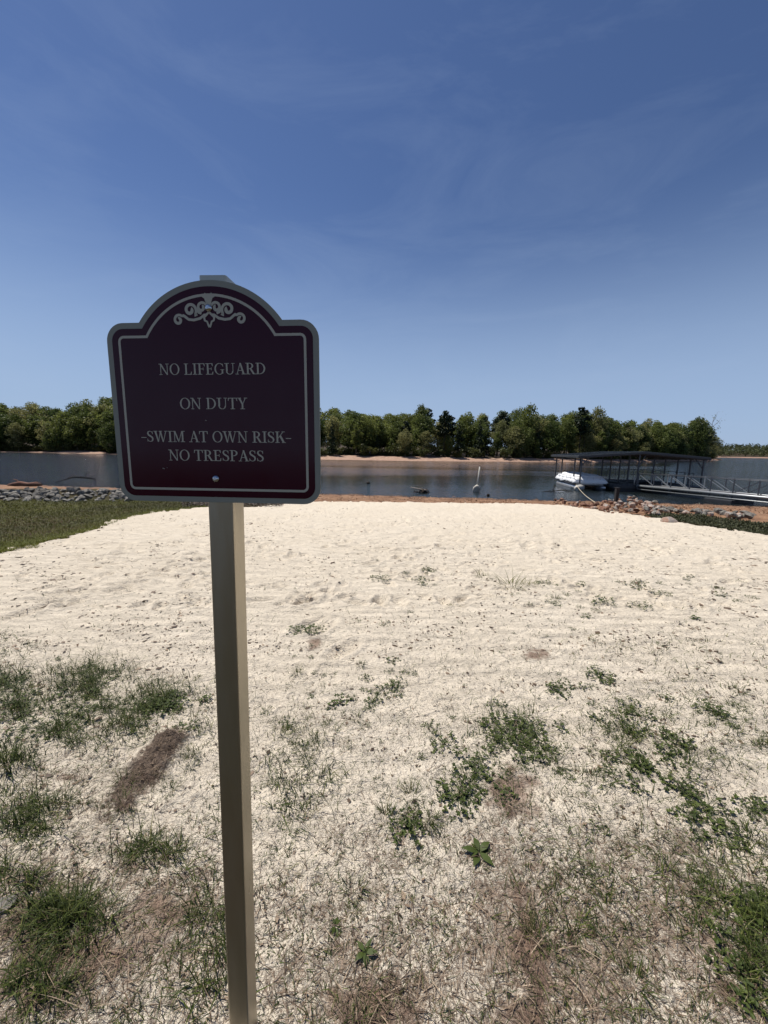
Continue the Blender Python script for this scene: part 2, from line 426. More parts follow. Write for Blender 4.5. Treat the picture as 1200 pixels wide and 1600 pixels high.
# ------------------------------------------------------------------ ground sheets
def build_ground():
    phis = np.concatenate([np.arange(-180, -125, 5.0), np.arange(-125, -60, 0.8), np.arange(-60, -49, 0.4), np.arange(-49, 49.01, 0.155), np.arange(49.4, 60, 0.4), np.arange(60, 125, 0.8), np.arange(125, 180.1, 5.0)])
    ph = np.radians(phis)
    rs = [0.25]
    while rs[-1] < 75:
        r = rs[-1]; rs.append(r + min(0.78 * (r * r + 2.4) / (1.75 * 384), 0.05 * r + .3))
    rs = np.array(rs)
    Rr, Ph = np.meshgrid(rs, ph, indexing='ij')
    x, y = Rr * np.sin(Ph), Rr * np.cos(Ph)
    xn, yn = x + 0.5 * (fbm(x * .9, y * .9, 5) - .5), y + 0.7 * (fbm(x * .9, y * .9, 6) - .5)
    j = 0.10 * np.clip(np.hypot(x, y) / 8, .3, 2)
    xn = xn + j * (vnoise(x * 9, y * 9, 41) - .5) * 2; yn = yn + j * (vnoise(x * 9, y * 9, 42) - .5) * 2
    sand = in_poly(xn, yn, sand_poly)
    lawn = in_poly(xn, yn, lawn_poly) & ~sand
    z = hbase(x, y) + hfine(x, y, sand)
    yp = y + .115 * x
    z += np.where(sand, 0.05, 0.0)
    bank = ~sand & ~lawn
    z += np.where(bank, 0.16 * (fbm(x * 1.2, y * 1.2, 51, 5, .6) - .5) * sstep(45, 20, yp), 0)
    for (fx, fy, hd, sc) in foot:
        k = np.hypot(x - fx, y - fy) < 0.45
        if not k.any(): continue
        dx, dy = x[k] - fx, y[k] - fy
        u = dx * math.cos(hd) + dy * math.sin(hd); v = -dx * math.sin(hd) + dy * math.cos(hd)
        q = np.sqrt((u / (.16 * sc)) ** 2 + (v / (.075 * sc)) ** 2)
        z[k] += sc * (-0.034 * np.exp(-q ** 3) + 0.016 * np.exp(-((q - 1.35) / .35) ** 2))
    rk, rt = ridge(x, y)
    z = z + rk * (.012 + .048 * sstep(.3, .85, rt)) * (.55 + .9 * fbm(x * 30, y * 30, 115, 3, .6)) + rk * .012 * (vnoise(x * 75, y * 75, 116) - .5)
    px, py, _ = project(np.stack([x, y, z], -1).reshape(-1, 3)); px, py = px.reshape(x.shape), py.reshape(x.shape)
    py = np.minimum(py, 1596)  # soil and thatch carried onto unseen near ground, added to darken the post's reflection
    th = 0.72 * marks(px, py, THATCH) + 0.10 * sstep(900, 1300, py)
    so = marks(px, py, SOIL)
    th = th + 0.25 * (fbm(x * 5, y * 5, 71, 3) - .5)
    nr, npn = x.shape
    idx = np.arange(nr * npn).reshape(nr, npn)
    quads = np.stack([idx[:-1, :-1], idx[1:, :-1], idx[1:, 1:], idx[:-1, 1:]], -1).reshape(-1, 4)[:, ::-1]
    cls = np.where(sand, 0, np.where(lawn, 1, 2)).ravel()
    # region of a face = that of its first corner, cut so neighbouring sheets share their border
    fc = cls[quads[:, 0]]
    V = np.stack([x, y, z], -1).reshape(-1, 3)
    A = {'thatch': np.clip(th, 0, 1).ravel(), 'soil': so.ravel(), 'earth': (rk * (.55 + .45 * rt)).ravel()}
    for k, (nm, mt) in enumerate([('beach_sand', mat_sand()), ('lawn_ground', mat_lawn()), ('shore_bank', mat_clay())]):
        q = quads[fc == k]
        used, inv = np.unique(q, return_inverse=True)
        o = np_obj(nm, V[used], [inv.reshape(-1, 4)], mt, {a: b[used] for a, b in A.items()}, smooth=True)
        tag(o, kind='structure')
    # middle disc under the camera
    n = npn
    ring = V[:npn]
    cen = np.array([[0, 0, ring[:, 2].mean()]])
    vv = np.concatenate([ring, cen]); tri = np.stack([np.arange(n - 1), np.full(n - 1, n), np.arange(1, n)], -1)
    tag(np_obj('trodden_ground', vv, [tri], bpy.data.materials['lawn_soil'], smooth=True), kind='structure')
build_ground()
SAND_MAT = bpy.data.materials['beach_sand']
def hgt(x, y):
    s = in_poly(np.atleast_1d(np.asarray(x, float)), np.atleast_1d(np.asarray(y, float)), sand_poly)
    return hbase(x, y) + hfine(np.asarray(x, float), np.asarray(y, float), s) + np.where(s, .05, 0)

# ------------------------------------------------------------------ water
def mat_water():
    t = NT('lake_water'); P = t.pos()
    xyz = t.n('ShaderNodeSeparateXYZ', {0: P}).outputs
    calm = t.noise(t.scale(P, (0.010, 0.045, 1)), 1.0, 4, 0.55, 0.4)
    # the wind reaches the open water on both sides; the cove behind the beach is sheltered
    side = t.math('MAXIMUM', t.range(t.math('DIVIDE', xyz[0], t.math('MAXIMUM', xyz[1], 1.0)), -0.35, -0.75, 0, 1), t.range(t.math('DIVIDE', xyz[0], t.math('MAXIMUM', xyz[1], 1.0)), 0.72, 0.85, 0, 1))
    amp = t.math('ADD', t.range(calm, 0.42, 0.64, 0.05, 0.26), t.math('MULTIPLY', side, 1.0))
    w1 = t.noise(t.scale(P, (0.55, 1.5, 1)), 1.9, 3, 0.6)
    w2 = t.noise(t.scale(P, (1.0, 1.8, 1)), 7.0, 3, 0.6)
    b1 = t.bump(w1, amp, 0.55)
    b2 = t.bump(w2, amp, 0.10, b1)
    return t.done((0.012, 0.017, 0.018), 0.07, normal=b2, ior=1.333, spec=0.5)
xs = np.array([-1600., -500, -150, -40, 0, 40, 150, 500, 1600]); ys = np.array([8., 30, 60, 120, 300, 800, 2500])
X, Y = np.meshgrid(xs, ys, indexing='ij'); idx = np.arange(X.size).reshape(X.shape)
q = np.stack([idx[:-1, :-1], idx[1:, :-1], idx[1:, 1:], idx[:-1, 1:]], -1).reshape(-1, 4)
tag(np_obj('lake_water', np.stack([X, Y, np.full_like(X, WATER)], -1).reshape(-1, 3), [q], mat_water()), kind='structure')

# ------------------------------------------------------------------ far shore
shore_px = [(-420, 700), (-200, 703.4), (-80, 705.2), (0, 706.3), (60, 707.2), (100, 708.6), (165, 709.6), (300, 713), (430, 716.3), (500, 718.6), (560, 719.5), (650, 721), (760, 721.8), (860, 722.2), (960, 722.2), (1040, 721.6), (1090, 720.6), (1114, 719.4)]
shore_w = np.array([wp(*p)[:2] for p in shore_px])
spx = np.array([p[0] for p in shore_px], float)
def shore_at(px):
    return np.array([np.interp(px, spx, shore_w[:, 0]), np.interp(px, spx, shore_w[:, 1])])
def beach_h(px): return np.interp(px, [-420, 0, 90, 105, 160, 175, 480, 520, 850, 1000, 1114], [.12, .12, .2, .65, .6, .15, .4, .95, .85, .6, .6])
def land_z(px, d):
    bh = beach_h(px)
    hill = np.interp(px, [-420, 60, 200, 450, 600, 1114], [9, 9, 9, 6, 4, 3])
    return WATER + np.where(d < 6, d / 6 * bh, bh + 0.35 * sstep(6, 9, d) + hill * sstep(12, 110, d))
def build_far_shore():
    pxs = np.concatenate([np.linspace(-420, 1114, 260)])
    ds = np.array([-3, -0.5, 0, 1, 2, 3, 4.5, 6, 7.5, 9, 12, 20, 35, 60, 100, 150.])
    S = np.array([shore_at(p) for p in pxs])
    ln = np.hypot(S[:, 0], S[:, 1])
    V = []
    for i, p in enumerate(pxs):
        for d in ds:
            dd = d + (1.2 * (vnoise(p * .12, d * .3, 8) - .5) if d < 9 else 0)
            k = 1 + dd / ln[i]
            V.append((S[i, 0] * k, S[i, 1] * k, float(land_z(p, np.array(d))) + 0.25 * (vnoise(p * .15, d, 9) - .5) * (d > 1) + (-.35 if d < 0 else 0)))
    # close the point on the right by wrapping the land down to the water
    V = np.array(V).reshape(len(pxs), len(ds), 3)
    tip = V[-1].copy(); extra = []
    for s, dz in ((2.0, -.25), (5, -.9), (9, -1.8)):
        e = tip.copy(); e[:, 0] += s; e[:, 2] = np.minimum(e[:, 2] * 1.0 + dz, WATER + 1.2 + dz); extra.append(e[None])
    V = np.concatenate([V] + extra)
    n, mm = V.shape[:2]
    idx = np.arange(n * mm).reshape(n, mm)
    q = np.stack([idx[:-1, :-1], idx[1:, :-1], idx[1:, 1:], idx[:-1, 1:]], -1)
    V = V.reshape(-1, 3)
    b = q[:, :8].reshape(-1, 4); f = q[:, 8:].reshape(-1, 4)
    for nm, qq, mt in (('far_shore_beach', b, mat_clay('pale_clay', (0.33, 0.20, 0.14), (0.46, 0.31, 0.225))), ('forest_floor', f, mat_clay('leaf_litter', (0.022, 0.019, 0.010), (0.05, 0.036, 0.02)))):
        u, inv = np.unique(qq, return_inverse=True)
        tag(np_obj(nm, V[u], [inv.reshape(-1, 4)], mt, smooth=True), kind='structure')
build_far_shore()

# hills beyond the open water on the right
def build_far_hill():
    y0 = 640.0
    V = []; xs_ = np.linspace(280, 1500, 90); ds = [0, 4, 10, 30, 80, 160, 300]
    for x in xs_:
        top = 10 + 8 * fbm(np.array([x * .004]), np.array([0.5]), 14)[0] + 5 * sstep(650, 800, x)
        for d in ds:
            V.append((x * (1 + d / y0 * .6), y0 + d + 12 * (vnoise(x * .02, d * .02, 15) - .5), WATER - .3 + (1.6 * min(1, d / 6.0)) + top * float(sstep(8, 200, d))))
    n, mm = len(xs_), len(ds); idx = np.arange(n * mm).reshape(n, mm)
    q = np.stack([idx[:-1, :-1], idx[1:, :-1], idx[1:, 1:], idx[:-1, 1:]], -1); V = np.array(V)
    for nm, qq, mt in (('distant_beach', q[:, :2].reshape(-1, 4), bpy.data.materials['pale_clay']), ('hills', q[:, 2:].reshape(-1, 4), bpy.data.materials['leaf_litter'])):
        u, inv = np.unique(qq, return_inverse=True)
        tag(np_obj(nm, V[u], [inv.reshape(-1, 4)], mt, smooth=True), kind='structure')
build_far_hill()

# ------------------------------------------------------------------ leaf and blade builders
def rand_unit(n):
    v = rng.normal(size=(n, 3)); return v / np.linalg.norm(v, axis=1)[:, None]
def leaf_quads(P, size, tint, flat=0.0):
    """diamond leaf clumps at points P"""
    n = len(P); a = rand_unit(n); b = np.cross(a, rand_unit(n)); b /= np.linalg.norm(b, axis=1)[:, None] + 1e-9
    if flat: a[:, 2] *= 1 - flat; b[:, 2] *= 1 - flat
    s = np.asarray(size)[:, None]
    V = np.stack([P - a * s, P - b * s * .62 + a * s * rng.uniform(-.3, .3, (n, 1)), P + a * s, P + b * s * .62], 1).reshape(-1, 3)
    return V, np.arange(4 * n).reshape(n, 4), np.repeat(tint, 4)
def blade_arrays(pos, az, L, w, elev, curl, tint, segs=3):
    n = len(pos); d = np.stack([np.cos(az), np.sin(az), np.zeros(n)], -1); side = np.stack([-np.sin(az), np.cos(az), np.zeros(n)], -1)
    tw = rng.uniform(-.6, .6, n); side = side * np.cos(tw)[:, None] + np.array([0, 0, 1]) * np.sin(tw)[:, None]
    p = pos.copy(); lv = []
    for k in range(segs):
        ww = (w * (1 - (k / segs) ** 1.6))[:, None] / 2
        lv += [p - side * ww, p + side * ww]
        e = elev - curl * (k / max(1, segs - 1))
        p = p + (L / segs)[:, None] * (d * np.cos(e)[:, None] + np.array([0, 0, 1]) * np.sin(e)[:, None])
    lv.append(p)
    K = 2 * segs + 1
    V = np.stack(lv, 1).reshape(-1, 3); base = (np.arange(n) * K)[:, None]
    Q = np.concatenate([base + np.array([[2 * k, 2 * k + 1, 2 * k + 3, 2 * k + 2]]) for k in range(segs - 1)])
    T = base + np.array([[K - 3, K - 2, K - 1]])
    return V, Q, T, np.repeat(tint, K)
def blades_mesh(name, mat, *a, **k):
    V, Q, T, t_ = blade_arrays(*a, **k); return np_mesh(name, V, [Q, T], mat, {'tint': t_})
def ovals_arrays(P, az, L, W, tilt, tint):
    """small oval leaves, folded along the midrib; az: heading, tilt: pitch of the leaf"""
    n = len(P); d = np.stack([np.cos(az) * np.cos(tilt), np.sin(az) * np.cos(tilt), np.sin(tilt)], -1)
    s = np.stack([-np.sin(az), np.cos(az), np.zeros(n)], -1); up = np.cross(d, s)
    L_, W_ = L[:, None], W[:, None]
    pts = [P, P + d * L_ * .3 + s * W_ * .42 + up * W_ * .1, P + d * L_ * .7 + s * W_ * .40 + up * W_ * .1, P + d * L_ - up * L_ * .08,
           P + d * L_ * .7 - s * W_ * .40 + up * W_ * .1, P + d * L_ * .3 - s * W_ * .42 + up * W_ * .1]
    V = np.stack(pts, 1).reshape(-1, 3); b = (np.arange(n) * 6)[:, None]
    Q = np.concatenate([b + np.array([[0, 1, 2, 3]]), b + np.array([[0, 3, 4, 5]])])
    return V, Q, np.repeat(tint, 6)
# ------------------------------------------------------------------ trees
LEAF = {
    'fresh': mat_leaf('fresh_leaves', (0.068, 0.096, 0.024), (0.205, 0.240, 0.066), 0.45),
    'pale': mat_leaf('pale_leaves', (0.112, 0.122, 0.046), (0.31, 0.315, 0.130), 0.45),
    'mid': mat_leaf('oak_leaves', (0.046, 0.074, 0.020), (0.140, 0.175, 0.048), 0.42),
    'pine': mat_leaf('pine_needles', (0.008, 0.018, 0.007), (0.028, 0.046, 0.018), 0.08),
    'bush': mat_leaf('bush_leaves', (0.045, 0.060, 0.018), (0.140, 0.150, 0.045), 0.35),
}
BARK = mat_bark()
PALE_BARK = mat_bark('pale_bark', (0.12, 0.10, 0.08), (0.26, 0.23, 0.19))

def trunk_mb(H, r, lean, limbs, top=0.8):
    b = MB(); pts = []; n = 7
    ax, ay = random.uniform(-lean, lean), random.uniform(-lean, lean)
    for i in range(n):
        t = i / (n - 1) * top
        pts.append((ax * t * t * H + random.uniform(-.01, .01) * H * t, ay * t * t * H + random.uniform(-.01, .01) * H * t, t * H - 0.3 * (i == 0)))
    b.tube(pts, [r * (1 - 0.82 * i / (n - 1)) * (1.35 if i == 0 else 1) for i in range(n)], 6)
    for (t, L, rise, az) in limbs:
        k = min(n - 2, int(t / top * (n - 1))); f = t / top * (n - 1) - k
        p = Vector(pts[k]).lerp(Vector(pts[k + 1]), f)
        d = Vector((math.cos(az), math.sin(az), rise)).normalized()
        q = p + d * L * H * .5; e = q + Vector((d.x, d.y, d.z + .35)).normalized() * L * H * .5
        b.tube([p, q, e], [r * .38, r * .25, r * .08], 5)
    return b

def crown_arrays(lobes, n, size, hollow=0.55):
    """leaf clumps through a crown made of ellipsoid lobes (x,y,z,rx,ry,rz)"""
    lobes = np.array(lobes); vol = lobes[:, 3] * lobes[:, 4] * lobes[:, 5]
    pick = rng.choice(len(lobes), n, p=vol ** .8 / (vol ** .8).sum())
    u = rand_unit(n) * (hollow + (1 - hollow) * rng.random(n) ** .6)[:, None]
    u *= (0.82 + 0.36 * rng.random(n))[:, None]
    P = lobes[pick, :3] + u * lobes[pick, 3:6]
    tint = np.clip(rng.normal(.42, .2, n) + .22 * rng.normal(size=len(lobes))[pick], 0, 1)
    return leaf_quads(P, size * rng.uniform(.6, 1.25, n), tint)

def broad_lobes(H, W, base, k, top_bias=0.0):
    L = []
    for i in range(k):
        t = (i + .5) / k
        z = base * H + t * (1 - base) * H * .9
        prof = math.sin(math.pi * min(1, .18 + .78 * t)) ** .7
        a = i * 2.4 + random.uniform(-.5, .5); rr = W * prof * random.uniform(.30, .72)
        s = W * random.uniform(.30, .48) * (0.65 + .5 * prof)
        L.append((math.cos(a) * rr, math.sin(a) * rr, z, s, s, s * random.uniform(.6, .95)))
    L.append((0, 0, H * .9, W * .32, W * .32, H * .10)); L.append((0, 0, H * (base + .45 * (1 - base)), W * .5, W * .5, H * .22))
    return L

def tree_proto(kind):
    H = 10.0
    if kind == 'pine':
        lim = [(.55 + .05 * i, .16, .3, i * 2.1) for i in range(6)]
        tr = trunk_mb(H, .17, .03, lim, .95)
        lob = []
        for i in range(11):
            t = i / 10; a = i * 2.4; rr = 1.25 * math.sin(math.pi * (.2 + .72 * t)) * random.uniform(.5, .9)
            s = random.uniform(.85, 1.2) * (1 - .3 * t); lob.append((math.cos(a) * rr, math.sin(a) * rr, H * (.50 + .46 * t), s, s, s * .6))
        V, Q, T = crown_arrays(lob, 1500, .21, .3); lf = 'pine'
    elif kind == 'cedar':
        tr = trunk_mb(H, .13, .01, [], .9); lob = []
        for i in range(14):
            t = i / 13; w = 1.5 * (1 - t) ** .8 + .15; a = i * 2.4
            lob.append((math.cos(a) * w * .45, math.sin(a) * w * .45, H * (.08 + .88 * t), w * .7, w * .7, .55))
        V, Q, T = crown_arrays(lob, 1500, .2, .3); lf = 'pine'
    elif kind == 'bare':
        lim = [(.35 + .06 * i, random.uniform(.2, .34), random.uniform(.5, 1.2), i * 2.4) for i in range(10)]
        tr = trunk_mb(H, .15, .05, lim, 1.0)
        P = []
        for (t, L, rise, az) in lim:
            for k in range(16):
                f = random.uniform(.4, 1.15) * L * H
                P.append((math.cos(az) * f * .75 + random.gauss(0, .3), math.sin(az) * f * .75 + random.gauss(0, .3), t * H + f * .7 + random.gauss(0, .3)))
        P = np.array(P); V, Q, T = leaf_quads(P, rng.uniform(.07, .18, len(P)), rng.random(len(P))); lf = 'pale'
    elif kind == 'bush':
        tr = trunk_mb(3.0, .06, .1, [(.3, .3, .8, 0), (.4, .3, .8, 2), (.35, .3, .8, 4)], .6); H = 3
        lob = [(random.uniform(-1, 1), random.uniform(-1, 1), random.uniform(.5, 2.1), .8, .8, .7) for _ in range(8)]
        V, Q, T = crown_arrays(lob, 650, .2, .3); lf = 'bush'
    else:
        lf = {'fresh': 'fresh', 'tall': 'mid', 'pale': 'pale', 'oak': 'mid', 'slim': 'fresh'}[kind]
        W, base, k, n = {'fresh': (3.2, .20, 14, 2600), 'tall': (2.6, .30, 14, 2200), 'pale': (3.3, .18, 15, 2300), 'oak': (3.6, .14, 17, 2900), 'slim': (2.0, .24, 12, 1700)}[kind]
        lim = [(random.uniform(.35, .75), random.uniform(.14, .26), random.uniform(.5, 1.1), i * 2.3) for i in range(7)]
        tr = trunk_mb(H, .16 if kind != 'slim' else .11, .05, lim, .85)
        V, Q, T = crown_arrays(broad_lobes(H, W, base, k), int(n * 1.7), .175, .42)
    tr_me = tr.mesh('trunk', PALE_BARK if kind in ('bare', 'slim', 'pale') else BARK)
    cr_me = np_mesh('crown', V, [Q], LEAF[lf], {'tint': T})
    return H, tr_me, cr_me
protos = {}
def get_proto(kind, i):
    if (kind, i) not in protos: protos[(kind, i)] = tree_proto(kind)
    return protos[(kind, i)]
NAMES = {'pine': 'pine_tree', 'cedar': 'cedar_tree', 'bare': 'bare_tree', 'bush': 'shrub'}
DESC = {'fresh': ('fresh green full crowned tree', 'broadleaf tree'), 'tall': ('tall dark green long trunked tree', 'broadleaf tree'),
        'pale': ('pale yellowish green loose crowned tree', 'broadleaf tree'), 'oak': ('broad dark green low crowned oak', 'oak tree'),
        'slim': ('slim light green young tree', 'young tree'), 'pine': ('dark needled clump topped pine', 'pine tree'),
        'cedar': ('dark pointed low boughed cedar', 'cedar'), 'bare': ('nearly leafless grey tree with thin upright limbs', 'bare tree'), 'bush': ('low dense green edge bush', 'bush')}
def place_tree(kind, i, x, y, z, H, where, label=None, wide=1.0):
    h0, tm, cm = get_proto(kind, i)
    e = empty(NAMES.get(kind, 'broadleaf_tree'), (x, y, z), random.uniform(0, 6.28))
    s = H / h0; e.scale = (s * wide, s * wide, s)
    d, cat = DESC[kind]
    tag(e, label or f'{d}, {where}', cat, None if label else f'{cat}s {where}')
    link(bpy.data.objects.new(tm.name.split('.')[0], tm), e); link(bpy.data.objects.new(cm.name.split('.')[0], cm), e)
    return e

def horizon(px): return 704 + .0157 * (px - 600)
PROF = np.array([(-420, 640), (-100, 640), (0, 632), (35, 634), (75, 633), (110, 637), (140, 629), (175, 626), (300, 628), (430, 634), (500, 636), (525, 637), (545, 643), (562, 648), (590, 651), (620, 651), (638, 645), (655, 638), (668, 646), (680, 650), (692, 648), (705, 647), (722, 641), (740, 642), (752, 650), (770, 646), (800, 644), (818, 638), (830, 641), (842, 651), (870, 648), (898, 643), (910, 650), (922, 641), (940, 654), (962, 660), (985, 655), (1000, 653), (1020, 657), (1045, 662), (1060, 666), (1075, 660), (1088, 656), (1103, 664), (1114, 680), (1122, 694)])
def where_of(px):
    return 'in the far wood left of the sign' if px < 330 else 'in the middle wood across the water' if px < 800 else 'on the wooded point behind the dock'
def big_tree(px, d, kind, i, frac, label=None, wide=1.0, ytop=None):
    S = shore_at(px); k = 1 + d / np.hypot(*S); x, y = S * k
    z = float(land_z(px, np.array(float(d))))
    yt = ytop if ytop is not None else np.interp(px, PROF[:, 0], PROF[:, 1])
    depth = y * math.cos(PITCH)
    ztop = EYE + (horizon(px) - yt) / FPX * depth * 1.0
    H = max(4.0, (ztop - z) * frac * 1.05)
    return place_tree(kind, i, x, y, z - .15, H, where_of(px), label, wide)
# trees one can pick out
big_tree(691, 10, 'pine', 0, 1.0, 'dark round topped pine standing out of the middle wood across the water', 1.15, 646)
big_tree(900, 12, 'pine', 1, 1.0, 'tall black green pine with a lopsided top above the boat dock roof', 1.1, 641)
big_tree(747, 9, 'cedar', 0, 1.0, 'dark pointed cedar in the middle wood, straight above the white pole in the water', 1.0, 657)
big_tree(1103, 16, 'bare', 0, 1.0, 'nearly leafless tree at the right tip of the wooded point', 1.0, 657)
big_tree(1082, 9, 'oak', 0, 1.0, 'large round dark green oak near the right tip of the wooded point', .85, 654)
big_tree(1060, 14, 'oak', 1, .98, None, .9)
big_tree(655, 16, 'tall', 0, 1.0, 'tallest light crowned tree of the middle wood, left of the dark round pine', .9, 636)
big_tree(820, 14, 'fresh', 0, 1.0, 'tall full green tree rising above its neighbours between the white pole and the boat dock', .8, 636)
big_tree(925, 16, 'pale', 0, 1.0, 'pale green tree directly right of the tall black green pine', .8, 640)
for (q_, d_) in ((553, 14), (562, 19), (571, 13), (580, 24), (566, 30), (545, 26), (590, 30), (612, 28), (617, 15), (623, 23), (630, 31)): big_tree(q_, d_, 'fresh', int(q_) % 4, .98, None, 1.25)
px = -300.0
while px < 1118:
    S = shore_at(px); dist = np.hypot(*S); step = FPX / dist / max(.35, math.cos(math.atan2(S[0], S[1]))) # photo pixels per metre here
    for (d, fr) in ((9, .62), (13, .85), (19, .95), (27, .98), (38, 1.02)):
        p = px + random.uniform(-1.6, 1.6) * step
        if p > 1117 or (p > 1090 and d > 20): continue
        if p < -90 and d > 20: continue
        left, right = p < 480, p > 870
        kind = random.choices(['fresh', 'tall', 'pale', 'oak', 'slim', 'pine', 'cedar'], [3, 4, 2.4, 2, 2, .5, .5] if not right else [3.5, 2, 4, 3, 1, .8, .3])[0]
        if d == 9 and random.random() < .6: kind = random.choice(['slim', 'slim', 'tall', 'cedar', 'oak', 'pale'])
        if kind == 'pine' and d == 29 and 560 < p < 1000: kind = 'tall'
        f = fr * random.uniform(.86, 1.03)
        if d == 9: f = random.uniform(.38, .82)
        big_tree(p, d + random.uniform(-2.0, 3.0), kind, random.randrange(4 if kind in ('fresh', 'tall', 'pale', 'oak') else 3), f, None, random.uniform(.95, 1.3))
    px += 4.9 * step * random.uniform(.85, 1.15)
px = -140.0
while px < 1116:                                                       # low growth along the edge of the wood
    S = shore_at(px); dist = np.hypot(*S); step = FPX / dist
    d = random.uniform(6.5, 11); k = 1 + d / dist
    place_tree('bush', random.randrange(3), S[0] * k, S[1] * k, float(land_z(px, np.array(d))) - .1, random.uniform(1.8, 4.2), where_of(px), None, random.uniform(.9, 1.4))
    px += random.uniform(1.6, 3.4) * step

# far woods on the hills beyond the open water: reads as one mass
P_, S_, T_ = [], [], []
for i in range(1900):
    x = rng.uniform(290, 1450); d = rng.uniform(8, 200) ** 1.0
    top = 10 + 8 * fbm(np.array([x * .004]), np.array([0.5]), 14)[0] + 5 * float(sstep(650, 800, x))
    z0 = WATER + 1.2 + top * float(sstep(8, 200, d)); H = rng.uniform(10, 15); w = rng.uniform(3.5, 6.0)
    n = 34; u = rand_unit(n) * rng.random(n)[:, None] ** .4
    P_.append(np.array([x * (1 + d / 640 * .6), 640 + d, z0 + H * .55]) + u * np.array([w, w, H * .5])); S_.append(rng.uniform(.8, 1.7, n)); T_.append(np.clip(rng.normal(rng.uniform(.2, .8), .15, n), 0, 1))
V, Q, T = leaf_quads(np.concatenate(P_), np.concatenate(S_), np.concatenate(T_))
far_leaf = mat_leaf('far_leaves', (0.040, 0.056, 0.020), (0.105, 0.120, 0.050), 0.2)
tag(np_obj('distant_wood', V, [Q], far_leaf, {'tint': T}), 'distant green woods on the low hills across the open water', 'wood', kind='stuff')

# ------------------------------------------------------------------ boat dock
M_STEEL = mat_plain('dock_steel', (0.085, 0.09, 0.10), .5, .6, .2)
M_GALV = mat_plain('galvanised_steel', (0.27, 0.28, 0.28), .42, .5, .18)
M_ROOF = mat_plain('roof_sheet', (0.075, 0.08, 0.08), .45, .3, .15, 1.5)
M_TRIM = mat_plain('roof_trim', (0.05, 0.055, 0.06), .5, .3, .15, 1.5)
M_DECK = mat_plain('dock_boards', (0.055, 0.052, 0.055), .8, 0, .35, 3)
M_FLOAT = mat_plain('dark_float', (0.02, 0.022, 0.026), .55, 0, .3, 3)
M_PALE = mat_plain('pale_float', (0.42, 0.40, 0.36), .55, 0, .15, 3)
M_ROPE = mat_plain('rope', (0.50, 0.43, 0.30), .9, 0, .2, 30)
M_ALU = mat_plain('boat_aluminium', (0.55, 0.56, 0.57), .35, .7, .15, 4)
M_BOATDARK = mat_plain('boat_panel', (0.09, 0.09, 0.10), .5, 0, .2, 4)
def m_cover():
    t = NT('white_cover'); P = t.obj(); n = t.noise(P, 3.0, 5, .6, 1.0)
    return t.done(t.mix(n, (0.74, 0.74, 0.73), (0.86, 0.86, 0.85)), .6, normal=t.bump(n, .8, .08), spec=.3)
M_COVER = m_cover()

dock = empty('boat_dock', (14.6, 29.0, WATER), R_(-9))
tag(dock, 'covered floating boat dock with a low gabled metal roof on thin steel posts', 'boat dock')
DW, DL = 8.5, 7.4
EV, PK = 2.52, 2.88
# roof: two sheets with ribs, eave trim and gable fascia
b = MB()
for sgn in (-1, 1):
    xe = DW / 2 + sgn * (DW / 2 + .15); xr = DW / 2
    a = Vector((xe, 0, EV)); r = Vector((xr, 0, PK)); n = (r - a)
    ang = math.atan2(PK - EV, abs(xr - xe)) * (1 if sgn < 0 else -1)
    b.box(((xe + xr) / 2, DL / 2, (EV + PK) / 2), (n.length, DL + .3, .05), Matrix.Rotation(-ang, 4, 'Y'))
    for k in range(13):
        b.box(((xe + xr) / 2, -.05 + k * (DL + .1) / 12, (EV + PK) / 2 + .045), (n.length - .04, .05, .03), Matrix.Rotation(-ang, 4, 'Y'))
roof = b.build('roof', M_ROOF, dock)
for yy in (-.17, DL + .17):
    b = MB(); b.beam((-.15, yy, EV - .07), (DW / 2, yy, PK - .07), .04, .11); b.beam((DW / 2, yy, PK - .07), (DW + .15, yy, EV - .07), .04, .11)
    b.build('gable_trim', M_TRIM, roof)
b = MB()
for xx in (-.16, DW + .16): b.beam((xx, -.15, EV - .06), (xx, DL + .15, EV - .06), .04, .15)
b.build('eave_trim', M_TRIM, roof)
# roof frame: rafters and purlins
b = MB()
for yy in (.1, 1.6, 3.2, 5.0, 6.8):
    b.beam((0, yy, EV - .12), (DW / 2, yy, PK - .12), .06, .1); b.beam((DW / 2, yy, PK - .12), (DW, yy, EV - .12), .06, .1)
for xx, zz in ((1.4, .16), (2.8, .32), (5.7, .32), (7.1, .16)): b.beam((xx, .05, EV - .05 + zz - .06), (xx, DL - .1, EV - .05 + zz - .06), .05, .08)
b.build('roof_frame', M_STEEL, dock)
for xx in (.15, 4.1, 8.35):
    for yy in (.1, 1.6, 3.2, 5.0, 6.8):
        if xx == .15 and yy == 3.2: continue
        zt = EV + (PK - EV) * (1 - abs(xx - DW / 2) / (DW / 2)) - .15
        MB().beam((xx, yy, .3), (xx, yy, zt), .085).build('post', M_STEEL, dock)
for xx in (2.2, 6.3):
    MB().beam((xx, 6.8, .3), (xx, 6.8, EV + .15), .085).build('post', M_STEEL, dock)
for xx, yy in ((.15, .1), (8.35, .1), (4.1, .1)):
    MB().beam((xx, yy + .04, 1.75), (xx + (.55 if xx < 8 else -.55), yy + .04, EV - .05 + (.45 if xx == 4.1 else 0)), .05).build('knee_brace', M_STEEL, dock)
